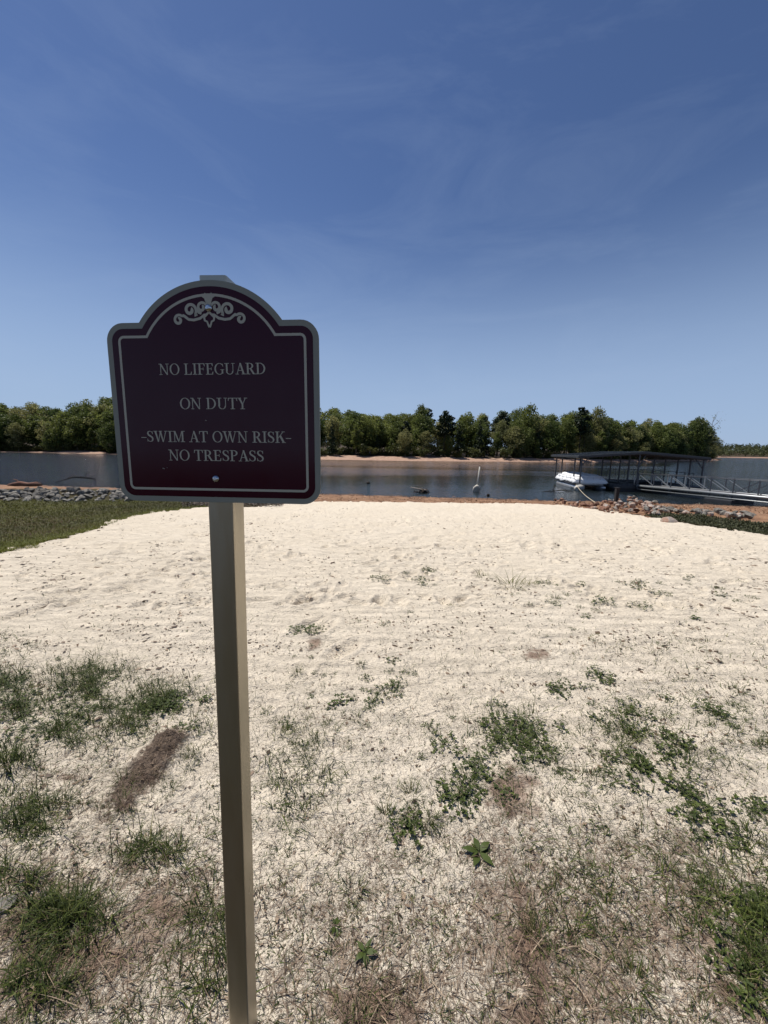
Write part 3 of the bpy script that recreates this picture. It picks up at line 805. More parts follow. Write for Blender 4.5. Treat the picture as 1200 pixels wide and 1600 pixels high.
# walkways
for nm, (x0, x1, y0, y1) in dict(front=(2.4, 8.6, -.25, 1.15), left=(2.45, 3.0, 1.16, 6.54), mid=(3.75, 4.6, 1.16, 7.2), right=(7.95, 8.6, 1.16, 7.2), back=(.51, 7.94, 6.55, 7.2)).items():
    b = MB()
    if nm in ('front', 'back'):
        n = int((x1 - x0) / .15)
        for k in range(n): b.box((x0 + (k + .5) * (x1 - x0) / n, (y0 + y1) / 2, .43), ((x1 - x0) / n - .012, y1 - y0 - .02, .04))
    else:
        n = int((y1 - y0) / .15)
        for k in range(n): b.box(((x0 + x1) / 2, y0 + (k + .5) * (y1 - y0) / n, .43), (x1 - x0 - .02, (y1 - y0) / n - .012, .04))
    w = b.build('walkway', M_DECK, dock)
    b = MB()
    for (ax, ay, bx, by) in ((x0, y0, x1, y0), (x0, y1, x1, y1), (x0, y0, x0, y1), (x1, y0, x1, y1)):
        b.beam((ax, ay, .32), (bx, by, .32), .05, .19)
    b.build('deck_frame', M_STEEL if nm != 'front' else M_TRIM, w)
    b = MB(); L = max(x1 - x0, y1 - y0); k = max(2, int(L / 1.6))
    for i in range(k):
        f = (i + .5) / k
        c = (x0 + f * (x1 - x0), (y0 + y1) / 2, .06) if x1 - x0 > y1 - y0 else ((x0 + x1) / 2, y0 + f * (y1 - y0), .06)
        b.box(c, ((x1 - x0) / k * .9 if x1 - x0 > y1 - y0 else x1 - x0 - .12, (y1 - y0) / k * .9 if y1 - y0 > x1 - x0 else y1 - y0 - .12, .46))
    b.bevel(.05, 2); b.build('float', M_FLOAT, w)
# pale float and post foot at the near left corner
b = MB().tube([(-.25, -.75, .12), (-.2, -.6, .14), (.25, .05, .16), (.42, .22, .16)], [.14, .24, .25, .2], 12); b.build('corner_float', M_PALE, dock)
b = MB(); b.beam((-.1, -.06, .42), (1.7, -.06, .42), .06, .08); b.beam((-.1, -.06, .12), (-.1, 1.4, .12), .05); b.build('corner_rail', M_GALV, dock)
# rail along the back and the right of the dock
for (ax, ay, bx, by, n) in ((3.9, 7.1, 8.4, 7.1, 6), (8.5, 1.3, 8.5, 7.0, 5)):
    b = MB(); b.beam((ax, ay, 1.35), (bx, by, 1.35), .04); b.beam((ax, ay, .9), (bx, by, .9), .03)
    for k in range(n + 1):
        f = k / n; b.beam((ax + f * (bx - ax), ay + f * (by - ay), .4), (ax + f * (bx - ax), ay + f * (by - ay), 1.4), .035)
    b.build('railing', M_STEEL, dock)
for xx in (4.3, 6.2):
    b = MB().tube([(xx, .9, .45), (xx, .9, .95)], .05, 8); b.box((xx, .9, .98), (.12, .12, .06)); b.build('cleat_post', M_PALE, dock)

# pontoon boat under a white cover, in the left slip
boat = empty('pontoon_boat', (13.85, 28.4, WATER), R_(-9))
tag(boat, 'pontoon boat under a rumpled white cover at the left side of the covered dock', 'boat')
for xx in (.85, 2.65):
    MB().tube([(xx, .9, .18), (xx, 1.25, .12), (xx, 1.8, .08), (xx, 6.2, .08), (xx, 6.4, .1)], [.04, .2, .27, .27, .2], 12).build('pontoon', M_ALU, boat)
b = MB().box((1.75, 3.9, .40), (2.4, 5.0, .10)); b.bevel(.02); b.build('boat_deck', M_BOATDARK, boat)
b = MB()
for (ax, ay, bx, by) in ((.58, 1.45, 2.92, 1.45), (.58, 6.35, 2.92, 6.35), (.58, 1.45, .58, 6.35), (2.92, 1.45, 2.92, 6.35)):
    b.beam((ax, ay, .55), (bx, by, .55), .03); b.beam((ax, ay, .95), (bx, by, .95), .03)
    for k in range(6): b.beam((ax + (bx - ax) * k / 5, ay + (by - ay) * k / 5, .45), (ax + (bx - ax) * k / 5, ay + (by - ay) * k / 5, .97), .025)
b.build('rail', M_ALU, boat)
nx, ny = 34, 60
gx, gy = np.meshgrid(np.linspace(-1, 1, nx), np.linspace(-1, 1, ny), indexing='ij')
side = np.maximum(np.abs(gx) ** 5, np.abs(gy) ** 10)
hump_k = .45
X_ = 1.75 + gx * (1.24 + .05 * (fbm(gx * 2, gy * 6, 61) - .5)); Y_ = 3.9 + gy * 2.62
hump = .18 * np.exp(-((gy - .55) / .25) ** 2) + .14 * np.exp(-((gy + .55) / .2) ** 2) + .10 * np.exp(-((gy + .02) / .16) ** 2) * np.exp(-((gx - .4) / .4) ** 2)
Z_ = 1.06 + hump_k * hump * (1 - side) - side * (.58 + .22 * (fbm(gx * 1.5, gy * 3.5, 62, 2) - .5)) + .085 * (fbm(gx * 3, gy * 8 + gx * 4, 63, 3) - .5)
idx = np.arange(nx * ny).reshape(nx, ny); q = np.stack([idx[:-1, :-1], idx[1:, :-1], idx[1:, 1:], idx[:-1, 1:]], -1).reshape(-1, 4)
cv = np_obj('cover', np.stack([X_, Y_, Z_], -1).reshape(-1, 3), [q], M_COVER, parent=boat, smooth=True)
sm = cv.modifiers.new('thickness', 'SOLIDIFY'); sm.thickness = .012
b = MB().box((1.75, 6.62, .55), (.42, .35, .5)); b.box((1.75, 6.66, .15), (.12, .12, .6)); b.bevel(.05); b.build('outboard_motor', M_FLOAT, boat)

# gangway from the dock's front right corner to the bank
A = np.array([19.0, 28.15]); B = np.array([22.7, 15.2])
ga = math.atan2(B[1] - A[1], B[0] - A[0]); GL = float(np.hypot(*(B - A)))
gang = empty('gangway', (A[0], A[1], WATER + .45), ga)
tag(gang, 'long metal gangway with pale side pipes and diagonal braced rails, from dock to bank', 'gangway')
GW = 1.25
def gz(s): return 0.0 + 0.10 * s / GL
b = MB(); n = int(GL / .3)
for k in range(n): b.box(((k + .5) * GL / n, 0, gz((k + .5) * GL / n) + .03), (GL / n - .015, GW - .1, .04))
b.build('deck', M_DECK, gang)
for sy in (-1, 1):
    y = sy * GW / 2
    MB().tube([(0, y, gz(0)), (GL, y, gz(GL))], .085, 10).build('side_pipe', M_GALV, gang)
    MB().tube([(0.1, y, gz(0) - .24), (GL, y, gz(GL) - .24)], .035, 8).build('lower_chord', M_GALV, gang)
    MB().tube([(0, y, gz(0) + .88), (GL, y, gz(GL) + .88)], .022, 8).build('top_rail', M_STEEL, gang)
    n = 11
    for k in range(n + 1):
        s = .05 + k * (GL - .1) / n
        MB().beam((s, y, gz(s) - .28), (s, y, gz(s) + .90), .05).build('rail_post', M_STEEL if (sy < 0 or k > 3) else M_GALV, gang)
        if k < n:
            s2 = s + (GL - .1) / n
            MB().beam((s, y + .03, gz(s) + .84), (s2, y + .03, gz(s2) + .08), .035) .build('brace', M_GALV if k < 5 else M_STEEL, gang) if (k < 5) else \
                MB().beam((s, y + .03, gz(s) + .08), (s2, y + .03, gz(s2) + .84), .035).build('brace', M_STEEL, gang)
b = MB()
for s in (5.6, 9.4): MB().box((s, 0, -.47), (1.5, 1.9, .42)).bevel(.06).build('float', M_FLOAT, gang)
b = MB().box((GL + .3, 0, gz(GL) - .12), (.8, 1.7, .16)); b.bevel(.02); b.build('landing_plate', M_STEEL, gang)

# ropes from the dock's corner to the rocks
def rope(name, P0, P1, sag, label):
    P0, P1 = Vector(P0), Vector(P1)
    pts = [P0.lerp(P1, t) + Vector((0, 0, -sag * math.sin(math.pi * t))) for t in [i / 14 for i in range(15)]]
    tag(MB().tube(pts, .016, 7).build(name, M_ROPE), label, 'rope')
p1, p2 = gp(930, 787), gp(921, 779)
rope('mooring_rope', at_depth(900, 757.5, 29.0), p1 + [0, 0, .06], .12, 'pale yellowish mooring rope running from the dock corner down to the rocks')
rope('mooring_rope', at_depth(909, 759, 29.4), p2 + [0, 0, .03], .16, 'thinner mooring rope slanting to the bank behind the longer yellowish one')

# short dark post on the bank
p = gp(962, 788)
b = MB().box((0, 0, .32), (.16, .16, 1.0)); b.bevel(.015); b.box((0, 0, .84), (.19, .19, .035))
o = b.build('mooring_post', mat_plain('tarred_wood', (0.018, 0.016, 0.016), .8, 0, .4, 8, .5)); o.location = p
tag(o, 'short black square post standing behind the reddish rocks by the dock', 'post')

# white pole in a concrete foot standing in the shallows
p = wp(745, 768); p[2] = WATER
pole = empty('marker_pole', p, .2); tag(pole, 'thin pale pole in a rough concrete lump standing in the shallow water', 'marker pole')
MB().tube([(-.02, 0, .05), (.06, 0, .9), (.12, 0, 1.70)], [.05, .045, .042], 10).build('pole', mat_plain('weathered_white', (0.55, 0.52, 0.44), .7, 0, .2, 8), pole)
def lump(name, c, s, seed, mat, parent=None, sub=3, cuts=0, rough=.35):
    bm = bmesh.new(); bmesh.ops.create_icosphere(bm, subdivisions=sub, radius=1)
    r = np.random.default_rng(seed)
    pl = [(Vector(r.normal(size=3)).normalized(), r.uniform(.42, .78)) for _ in range(cuts)]
    off = r.uniform(0, 50, 3)
    for v in bm.verts:
        n_ = v.co.normalized(); q_ = n_ * 1.3
        f = 1 + rough * (float(vnoise(np.array([q_.x + q_.z * .7 + off[0]]), np.array([q_.y - q_.z * .5 + off[1]]), seed)[0]) - .5) + rough * .5 * (float(vnoise(np.array([q_.x * 2.6 + off[2] + q_.z]), np.array([q_.y * 2.6 + q_.z * 1.7]), seed + 1)[0]) - .5)
        co = n_ * f
        for (pn, pd) in pl:
            dd = co.dot(pn) - pd
            if dd > 0: co = co - pn * dd * .92
        v.co = Vector((co.x * s[0] + c[0], co.y * s[1] + c[1], co.z * s[2] + c[2]))
    for f in bm.faces: f.smooth = False
    me = bpy.data.meshes.new(name); bm.to_mesh(me); bm.free(); me.materials.append(mat)
    if name == '_': return me
    return link(bpy.data.objects.new(name, me), parent)
lump('concrete_foot', (0, 0, .10), (.30, .26, .36), 5, mat_plain('old_concrete', (0.42, 0.39, 0.33), .9, 0, .25, 6, .6), pole, 3, 5)

# driftwood
M_DRIFT = mat_bark('driftwood', (0.16, 0.13, 0.10), (0.42, 0.36, 0.29)); M_WET = mat_bark('wet_wood', (0.02, 0.016, 0.013), (0.07, 0.055, 0.04))
p = gp(656, 773.5); dw = empty('driftwood', (p[0], p[1], p[2]), 0); tag(dw, 'heap of bleached driftwood with a dark root stump at the water line', 'driftwood')
MB().tube([(-.62, .1, .50), (-.1, 0, .40), (.25, -.05, .34), (.50, -.05, .30)], [.025, .04, .06, .05], 8).build('log', M_DRIFT, dw)
b = MB()
for i in range(9):
    a = random.uniform(0, 6.28); L = random.uniform(.25, .5)
    b.tube([(.28, 0, .22), (.28 + math.cos(a) * L * .5, math.sin(a) * L * .4, .22 + random.uniform(-.05, .2)), (.28 + math.cos(a) * L, math.sin(a) * L * .8, random.uniform(-.02, .25))], [.10, .06, .02], 6)
b.build('root_stump', M_WET, dw)
b = MB()
for i in range(8):
    x0 = random.uniform(-.6, .2); b.tube([(x0, random.uniform(-.2, .2), .02), (x0 + random.uniform(.1, .4), random.uniform(-.2, .2), random.uniform(.12, .28)), (x0 + random.uniform(.4, .7), random.uniform(-.2, .2), random.uniform(.02, .3))], [.022, .03, .012], 6)
b.build('branch', M_WET, dw)
def branch_thing(name, px0, py0, px1, py1, label, mat, h=.35, thick=.05):
    P0, P1 = wp(px0, py0), wp(px1, py1); P0[2] = P1[2] = WATER + .02
    o = MB(); d = P1 - P0; c = (P0 + P1) / 2
    pts = [(P0 - c) + d * t + np.array([0, random.gauss(0, .08), h * .5 * math.sin(math.pi * t) + random.gauss(0, .03)]) for t in np.linspace(0, 1, 6)]
    o.tube(pts, [thick * .4, thick * .8, thick, thick * 1.1, thick, thick * .7], 7)
    for t in (.25, .4, .55, .7, .85):
        q = (P0 - c) + d * t + np.array([0, 0, h * .4]); e = q + np.array([random.uniform(-.5, .7), random.uniform(-.3, .3), random.uniform(.05, h)])
        o.tube([q, (q + e) / 2 + np.array([0, 0, .05]), e], [thick * .5, thick * .35, thick * .12], 5)
    ob = o.build(name, mat); ob.location = c; tag(ob, label, 'branch'); return ob
branch_thing('fallen_branch', 88, 755, 150, 749, 'dark fallen branch lying in the water beyond the left rocks', M_WET, .55, .055)
branch_thing('floating_branch', 846, 768.5, 893, 767.5, 'thin floating branch in the water in front of the boat slip', M_WET, .12, .03)
p = wp(575, 755.5); o = lump('stump', (0, 0, .04), (.17, .13, .12), 8, M_WET, None, 2, 2); o.location = (p[0], p[1], WATER); tag(o, 'small dark stump just breaking the water right of the sign', 'stump')
p = wp(763, 775); o = lump('stone', (0, 0, .05), (.10, .09, .10), 9, M_WET, None, 2, 3); o.location = (p[0], p[1], WATER); tag(o, 'small dark stone in the shallows right of the white pole', 'stone')

# ------------------------------------------------------------------ rocks
M_RGREY = mat_rock('grey_rock', (0.125, 0.112, 0.094), (0.37, 0.345, 0.30))
M_RPALE = mat_rock('pale_rock', (0.34, 0.29, 0.25), (0.58, 0.52, 0.46), (0.30, 0.16, 0.10))
M_RRED = mat_rock('rust_rock', (0.17, 0.085, 0.055), (0.33, 0.19, 0.13))
ROCK = {k: [lump('_', (0, 0, 0), (1, rng.uniform(.65, .95), rng.uniform(.5, .8)), 100 + 20 * j + i, mt, None, 3, 11, .5) for i in range(6)] for j, (k, mt) in enumerate([('grey', M_RGREY), ('pale', M_RPALE), ('red', M_RRED)])}
for k in ROCK:
    for me in ROCK[k]: me.name = 'rock'
def rock(kind, x, y, z, s, label, group):
    o = link(bpy.data.objects.new('rock', random.choice(ROCK[kind]))); o.location = (x, y, z)
    o.rotation_euler = (random.gauss(0, .35), random.gauss(0, .35), random.uniform(0, 6.28)); o.scale = (s, s, s)
    return tag(o, label, 'rock', group)
def band(n, x_of, kinds, sizes, label, group, height):
    for i in range(n):
        px, py, up = x_of()
        p = gp(px, py); s = random.uniform(*sizes)
        rock(random.choices(list(kinds), list(kinds.values()))[0], p[0], p[1], p[2] + s * .25 + up * height, s, label, group)
# low rock wall on the left: foot at py 779..785, crest at about 762
def left_spot():
    px = random.uniform(-40, 205) if random.random() < .88 else random.uniform(205, 320); t = random.random()
    return px, 784 - 13 * t, .16 * t
band(118, left_spot, {'grey': 1}, (.11, .24), 'grey boulder of the low rock wall along the water left of the sign', 'rocks of the left wall', 1.0)
o_ = [(4, 774, .30), (27, 775, .27), (60, 778, .26), (112, 772, .32), (188, 773, .32), (182, 779, .24), (137, 780, .22), (70, 775, .30)]
for (a, c, s) in o_:
    p = gp(a, c); rock('grey', p[0], p[1], p[2] + .12, s, 'grey boulder of the low rock wall along the water left of the sign', 'rocks of the left wall')
def red_spot():
    px = random.gauss(912, 22); return px, random.uniform(784, 795) + (px - 900) * .09, .05
band(42, red_spot, {'red': 3, 'pale': 1}, (.08, .18), 'small rust stained rock scattered where the mooring rope meets the bank', 'small rocks by the mooring rope', .3)
def mid_spot():
    px = random.uniform(940, 1030); t = random.random(); return px, 805 - 19 * t + (px - 985) * .05, .35 * (1 - abs(px - 990) / 60) * (.4 + .6 * t)
band(76, mid_spot, {'pale': 4, 'red': 1.8, 'grey': 1.2}, (.08, .20), 'pale or rusty rock in the heap between the beach and the boat dock', 'rocks of the heap by the dock', 1.0)
def right_spot():
    px = random.uniform(1015, 1175); return px, 797 + (px - 1015) * .075 + random.uniform(-3.5, 4), random.uniform(0, .10)
band(56, right_spot, {'grey': 4, 'pale': 1}, (.10, .22), 'blue grey rock in the row behind the weeds at the right of the beach', 'rocks of the right row', 1.0)
p = gp(1048, 818); rock('pale', p[0], p[1], p[2] + .03, .33, 'flat brownish rock half sunk in sand in front of the right weeds', None)
def rubble(n, spot, mats, lo, hi, label):
    Vs, Qs, o = [], [], 0
    for i in range(n):
        me = ROCK[mats[i % len(mats)]][random.randrange(6)]; a = np.empty(len(me.vertices) * 3, np.float32); me.vertices.foreach_get('co', a); a = a.reshape(-1, 3)
        f = np.array([tuple(q.vertices) for q in me.polygons]); s_ = random.uniform(lo, hi); c_ = random.uniform(0, 6.28)
        a = a @ np.array([[math.cos(c_), -math.sin(c_), 0], [math.sin(c_), math.cos(c_), 0], [0, 0, 1]]) * s_
        px_, py_, up = spot(); p = gp(px_, py_); Vs.append(a + p + [0, 0, s_ * .2 + up * .6]); Qs.append(f + o); o += len(a)
    tag(np_obj('rubble', np.concatenate(Vs), [np.concatenate(Qs)], bpy.data.materials[{'grey': 'grey_rock', 'pale': 'pale_rock', 'red': 'rust_rock'}[mats[0]]]), label, 'rubble', kind='stuff')
rubble(130, left_spot, ['grey'], .06, .13, 'small grey rubble filling the gaps of the left rock wall')
rubble(110, mid_spot, ['red'], .05, .10, 'rusty rubble between the pale rocks by the dock')
p0, p1 = gp(14, 766), gp(66, 768); c = (p0 + p1) / 2
b = MB().tube([(p0 - c) + [0, 0, -.03], [-.55, .05, .02], [-.2, .02, .06], [.15, .06, .01], [.5, 0, .05], (p1 - c) + [0, 0, .04]], [.05, .11, .13, .10, .12, .06], 9); b.tube([(-.3, .05, .08), (-.45, .1, .22), (-.65, .1, .27)], [.05, .035, .015], 6); b.tube([(.4, .0, .1), (.6, -.05, .16), (.85, 0, .15)], [.04, .03, .012], 6)
o = b.build('log', mat_bark('rusty_bark', (0.10, 0.05, 0.035), (0.24, 0.13, 0.09))); o.location = c + [0, 0, .30]; tag(o, 'reddish brown log lying along the top of the left rocks', 'log')

# ------------------------------------------------------------------ grass and weeds
GREEN = mat_blade('grass_blades', [(0, (0.018, 0.024, 0.005)), (.45, (0.048, 0.066, 0.011)), (.8, (0.100, 0.120, 0.022)), (1, (0.20, 0.17, 0.065))], .15)
DRY = mat_blade('dry_grass', [(0, (0.040, 0.026, 0.016)), (.5, (0.150, 0.100, 0.064)), (1, (0.42, 0.32, 0.22))], 0)
OLIVE = mat_blade('lawn_blades', [(0, (0.040, 0.042, 0.007)), (.5, (0.110, 0.108, 0.014)), (.85, (0.180, 0.185, 0.026)), (1, (0.17, 0.115, 0.042))], .12)
BROADLEAF = mat_blade('weed_leaves', [(0, (0.025, 0.036, 0.007)), (.6, (0.058, 0.080, 0.014)), (1, (0.12, 0.14, 0.034))], .15)
YGREEN = mat_blade('young_grass', [(0, (0.06, 0.07, 0.012)), (1, (0.19, 0.18, 0.045))], .3)

GRASS = [(50, 1095, 100, 36, 1.7), (150, 1082, 50, 34, 1.5), (235, 1110, 70, 28, 1.5), (150, 1140, 100, 30, 1.2), (150, 1170, 40, 20, 1.1), (20, 1200, 34, 24, .7), (105, 1455, 55, 38, .8), (40, 1395, 36, 22, .6), (30, 1290, 60, 40, .5),
         (290, 1130, 40, 35, .5), (230, 1345, 45, 20, .5), (60, 1560, 60, 30, .2), (1180, 1500, 24, 60, .3), (1185, 1440, 30, 40, .5), (1000, 1190, 110, 45, .3), (790, 1160, 60, 50, .3), (480, 1165, 50, 30, .3), (160, 1050, 40, 16, .6), (20, 1010, 40, 40, .3), (1100, 1380, 90, 100, .12), (900, 1410, 90, 90, .08), (330, 1480, 50, 120, .12), (470, 1230, 60, 60, .22), (1080, 1150, 120, 60, .2), (1060, 1000, 130, 60, .15)]
def scatter(n, y0, y1, dens, pw=1.0):
    """points on the sand inside the picture, thinned by a density over the photograph"""
    out = []
    ys_ = np.linspace(y0, y1, 160); tab = np.array([gp(600, v) for v in ys_])
    while len(out) < n:
        k = 4 * n
        py = rng.uniform(y0, y1, k); px = rng.uniform(-60, 1260, k)
        keep = rng.random(k) < dens(px, py)
        px, py = px[keep], py[keep]
        # the ray meets the ground; the ground is nearly flat here, so the distance depends on the row after undoing the roll
        pyr = py - (px - 600) * .0157
        d = cF[None] + cR[None] * ((px - 600) / FPX)[:, None] - cU[None] * ((py - 800) / FPX)[:, None]
        yy = np.interp(pyr, ys_, tab[:, 1]); s = yy / d[:, 1]
        P = np.array([0, 0, EYE]) + d * s[:, None]
        ok = in_poly(P[:, 0], P[:, 1], sand_poly)
        out += list(P[ok])
        if len(out) == 0: break
    P = np.array(out[:n]); P[:, 2] = hgt(P[:, 0], P[:, 1]); return P
def stuff_blades(name, mat, P, L, w, elev, curl, tint, label, cat, segs=3, az=None):
    n = len(P); az = rng.uniform(0, 2 * np.pi, n) if az is None else az
    o = link(bpy.data.objects.new(name, blades_mesh(name, mat, P - [0, 0, .003], az, L, w, elev, curl, tint, segs=segs)))
    return tag(o, label, cat, kind='stuff')
cl = lambda P: fbm(P[0] * .02, P[1] * .03, 91, 3)
# half-buried dead grass
n = 17000
P = scatter(n, 985, 1640, lambda x, y: np.clip(.05 + marks(x, y, THATCH) * .9 + .22 * marks(x, y, SOIL), 0, 1) * (.35 + 1.3 * (fbm(x * .03, y * .03, 81, 3) - .25)))
stuff_blades('dry_grass', DRY, P, rng.gamma(3, .012, n) + .012, rng.uniform(.0012, .0030, n), rng.uniform(-.05, .55, n), rng.uniform(-.2, 1.2, n), rng.beta(1.6, 1.8, n), 'brown dead grass strands lying half buried in the sand', 'dry grass')
# short dark sprigs all over the sand
n = 27000
P = scatter(n, 835, 1640, lambda x, y: np.clip((.10 + .5 * sstep(880, 1150, y) - .26 * sstep(1250, 1450, y)) * (.16 + 1.9 * (fbm(x * .03, y * .05, 83, 3) - .32)), 0, 1) + .0)
n = len(P)
stuff_blades('sparse_grass', GREEN, P, rng.gamma(2.4, .0095, n) + .008, rng.uniform(.0014, .0034, n) * np.clip(np.hypot(P[:, 0], P[:, 1]) / 2.2, .9, 2.4), rng.uniform(.0, 1.3, n), rng.uniform(.0, 1.3, n), np.clip(rng.beta(1.3, 2.2, n), 0, 1), 'sparse short green grass sprouting through the pale sand', 'grass')
# denser turf patches
n = 13500
P = scatter(n, 1000, 1640, lambda x, y: np.clip(marks(x, y, GRASS) * .6, 0, 1) * (.1 + 2.6 * np.clip(fbm(x * .035, y * .05, 85, 3) - .33, 0, 1)))
n = len(P)
stuff_blades('turf_grass', GREEN, P, rng.gamma(4, .014, n) + .015, rng.uniform(.0018, .0042, n), rng.uniform(.25, 1.4, n), rng.uniform(.1, 1.5, n), np.clip(rng.beta(1.5, 2.0, n), 0, 1), 'patchy dark green turf creeping into the sand at left and right', 'turf')

# bits of bark and dead leaf all over the beach
n = 10000
P = scatter(n, 795, 1500, lambda x, y: np.clip(.04 + 1.6 * (fbm(x * .012, y * .05, 87, 4) - .42), 0, 1) * (.35 + .65 * sstep(1250, 860, y)))
n = len(P); dist_ = np.hypot(P[:, 0], P[:, 1])
V, Q, T = leaf_quads(P + [0, 0, .004], rng.gamma(2.0, .0036, n) * np.clip(dist_ / 2.8, .45, 2.6) + .002, rng.random(n), .75)
tag(np_obj('beach_debris', V, [Q], DRY, {'tint': T * .75}), 'dark crumbs of bark and dead leaf strewn over the sand', 'debris', kind='stuff')
# lawn on the left
def region_pts(n, box, poly, notpoly=None):
    out = np.zeros((0, 3))
    while len(out) < n:
        x = rng.uniform(box[0], box[1], n * 2); y = rng.uniform(box[2], box[3], n * 2)
        k = in_poly(x + .15 * (vnoise(x * 3, y * 3, 95) - .5), y, poly)
        if notpoly is not None: k &= ~in_poly(x, y, notpoly)
        x, y = x[k], y[k]; out = np.concatenate([out, np.stack([x, y, hgt(x, y)], -1)])
    return out[:n]
lp = [gp(*p)[:2] for p in [(-160, 885), (0, 866), (35, 855), (95, 845), (150, 828), (200, 810), (250, 800), (320, 793), (300, 783), (200, 782), (100, 781), (0, 782), (-160, 780)]]
P = region_pts(52000, (-26, -4, 4, 20), lp); n = len(P)
far = np.hypot(P[:, 0], P[:, 1]) / 12
edge = np.exp(-((P[:, 1] + P[:, 0] * .0) - 5) ** 2 / 20)
stuff_blades('lawn_grass', OLIVE, P, rng.gamma(4, .012, n) + .025, rng.uniform(.006, .014, n) * np.clip(far, .6, 1.6), rng.uniform(.3, 1.4, n), rng.uniform(.0, 1.0, n), np.clip(rng.beta(1.5, 2.2, n) * .7 + .55 * (fbm(P[:, 0] * .8, P[:, 1] * .8, 97, 3) - .35), 0, 1), 'dark olive lawn on the left between the sand and the rock wall', 'lawn', segs=2)
# brighter rim of grass where the lawn meets the sand
rp = []
for i in range(8500):
    t = rng.random() * (len(sand_edge[:9]) - 1); k = int(t); f = t - k
    q = sand_edge[k] + (sand_edge[k + 1] - sand_edge[k]) * f; dd = rng.gamma(1.3, .35) - .12
    v = q / np.hypot(*q); rp.append(q + v * dd)
for i in range(1500):
    q = gp(*( rng.uniform(-20, 62), 0)) [:2] if False else gp(rng.uniform(-30, 60), rng.uniform(848, 862))[:2]
    rp.append(q)
rp = np.array(rp); P = np.concatenate([rp, hgt(rp[:, 0], rp[:, 1])[:, None]], 1); n = len(P)
stuff_blades('grass_edge', mat_blade('edge_grass', [(0, (0.070, 0.082, 0.012)), (1, (0.21, 0.215, 0.036))], .2), P, rng.gamma(4, .012, n) + .03, rng.uniform(.004, .010, n), rng.uniform(.4, 1.4, n), rng.uniform(0, 1, n), rng.random(n), 'brighter green fringe of grass along the left edge of the sand', 'grass', segs=2)
# low weeds on the right in front of the grey rocks
wpoly = [gp(*p)[:2] for p in [(1008, 806), (1040, 804), (1100, 808), (1160, 815), (1230, 822), (1230, 843), (1160, 832), (1110, 825), (1070, 817), (1030, 812)]]
bx = np.array(wpoly); P = region_pts(9000, (bx[:, 0].min(), bx[:, 0].max(), bx[:, 1].min(), bx[:, 1].max()), wpoly); n = len(P)
hgt_w = .03 + .18 * np.clip(fbm(P[:, 0] * 1.3, P[:, 1] * 1.3, 98, 3) - .30, 0, 1)
P[:, 2] += rng.random(n) * hgt_w
V, Q, T = ovals_arrays(P, rng.uniform(0, 6.28, n), rng.uniform(.04, .10, n), rng.uniform(.015, .04, n), rng.uniform(-.5, 1.2, n), np.clip(rng.beta(1.5, 2, n), 0, 1))
MILKY = mat_blade('low_weeds', [(0, (0.022, 0.026, 0.010)), (.6, (0.050, 0.056, 0.022)), (1, (0.13, 0.125, 0.060))], .1)
tag(np_obj('ground_weeds', V, [Q], MILKY, {'tint': T}), 'low dark green weeds in front of the grey rocks on the right', 'weeds', kind='stuff')
# dark leaf litter strip just right of the post at the top of the beach
lpx = [gp(rng.uniform(285, 440), rng.uniform(786, 794))[:2] for _ in range(1500)]; lpx = np.array(lpx); P = np.concatenate([lpx, hbase(lpx[:, 0], lpx[:, 1])[:, None] + .05], 1); n = len(P); P[:, 2] += rng.random(n) * .09
V, Q, T = ovals_arrays(P, rng.uniform(0, 6.28, n), rng.uniform(.05, .12, n), rng.uniform(.03, .06, n), rng.uniform(-.4, .8, n), rng.random(n))
tag(np_obj('leaf_litter', V, [Q], mat_blade('litter', [(0, (0.020, 0.014, 0.010)), (1, (0.075, 0.048, 0.034))], 0), {'tint': T}), 'dark dead leaves in a strip at the far edge of the sand behind the post', 'leaf litter', kind='stuff')
# pebbly crumbs on the bank
P = region_pts(6000, (-8, 24, 15, 24), [(-10, 24), (24, 20.5), (24, 14), (12, 15), (-5, 17.5)], sand_poly); n = len(P)
V, Q, T = leaf_quads(P + [0, 0, .01], rng.uniform(.02, .06, n), rng.random(n), .4)
tag(np_obj('bank_crumbs', V, [Q], mat_blade('clay_crumbs', [(0, (0.06, 0.03, 0.018)), (.6, (0.24, 0.13, 0.07)), (1, (0.45, 0.31, 0.20))], 0), {'tint': T}), 'clods and bark crumbs scattered over the red clay bank', 'crumbs', kind='stuff')

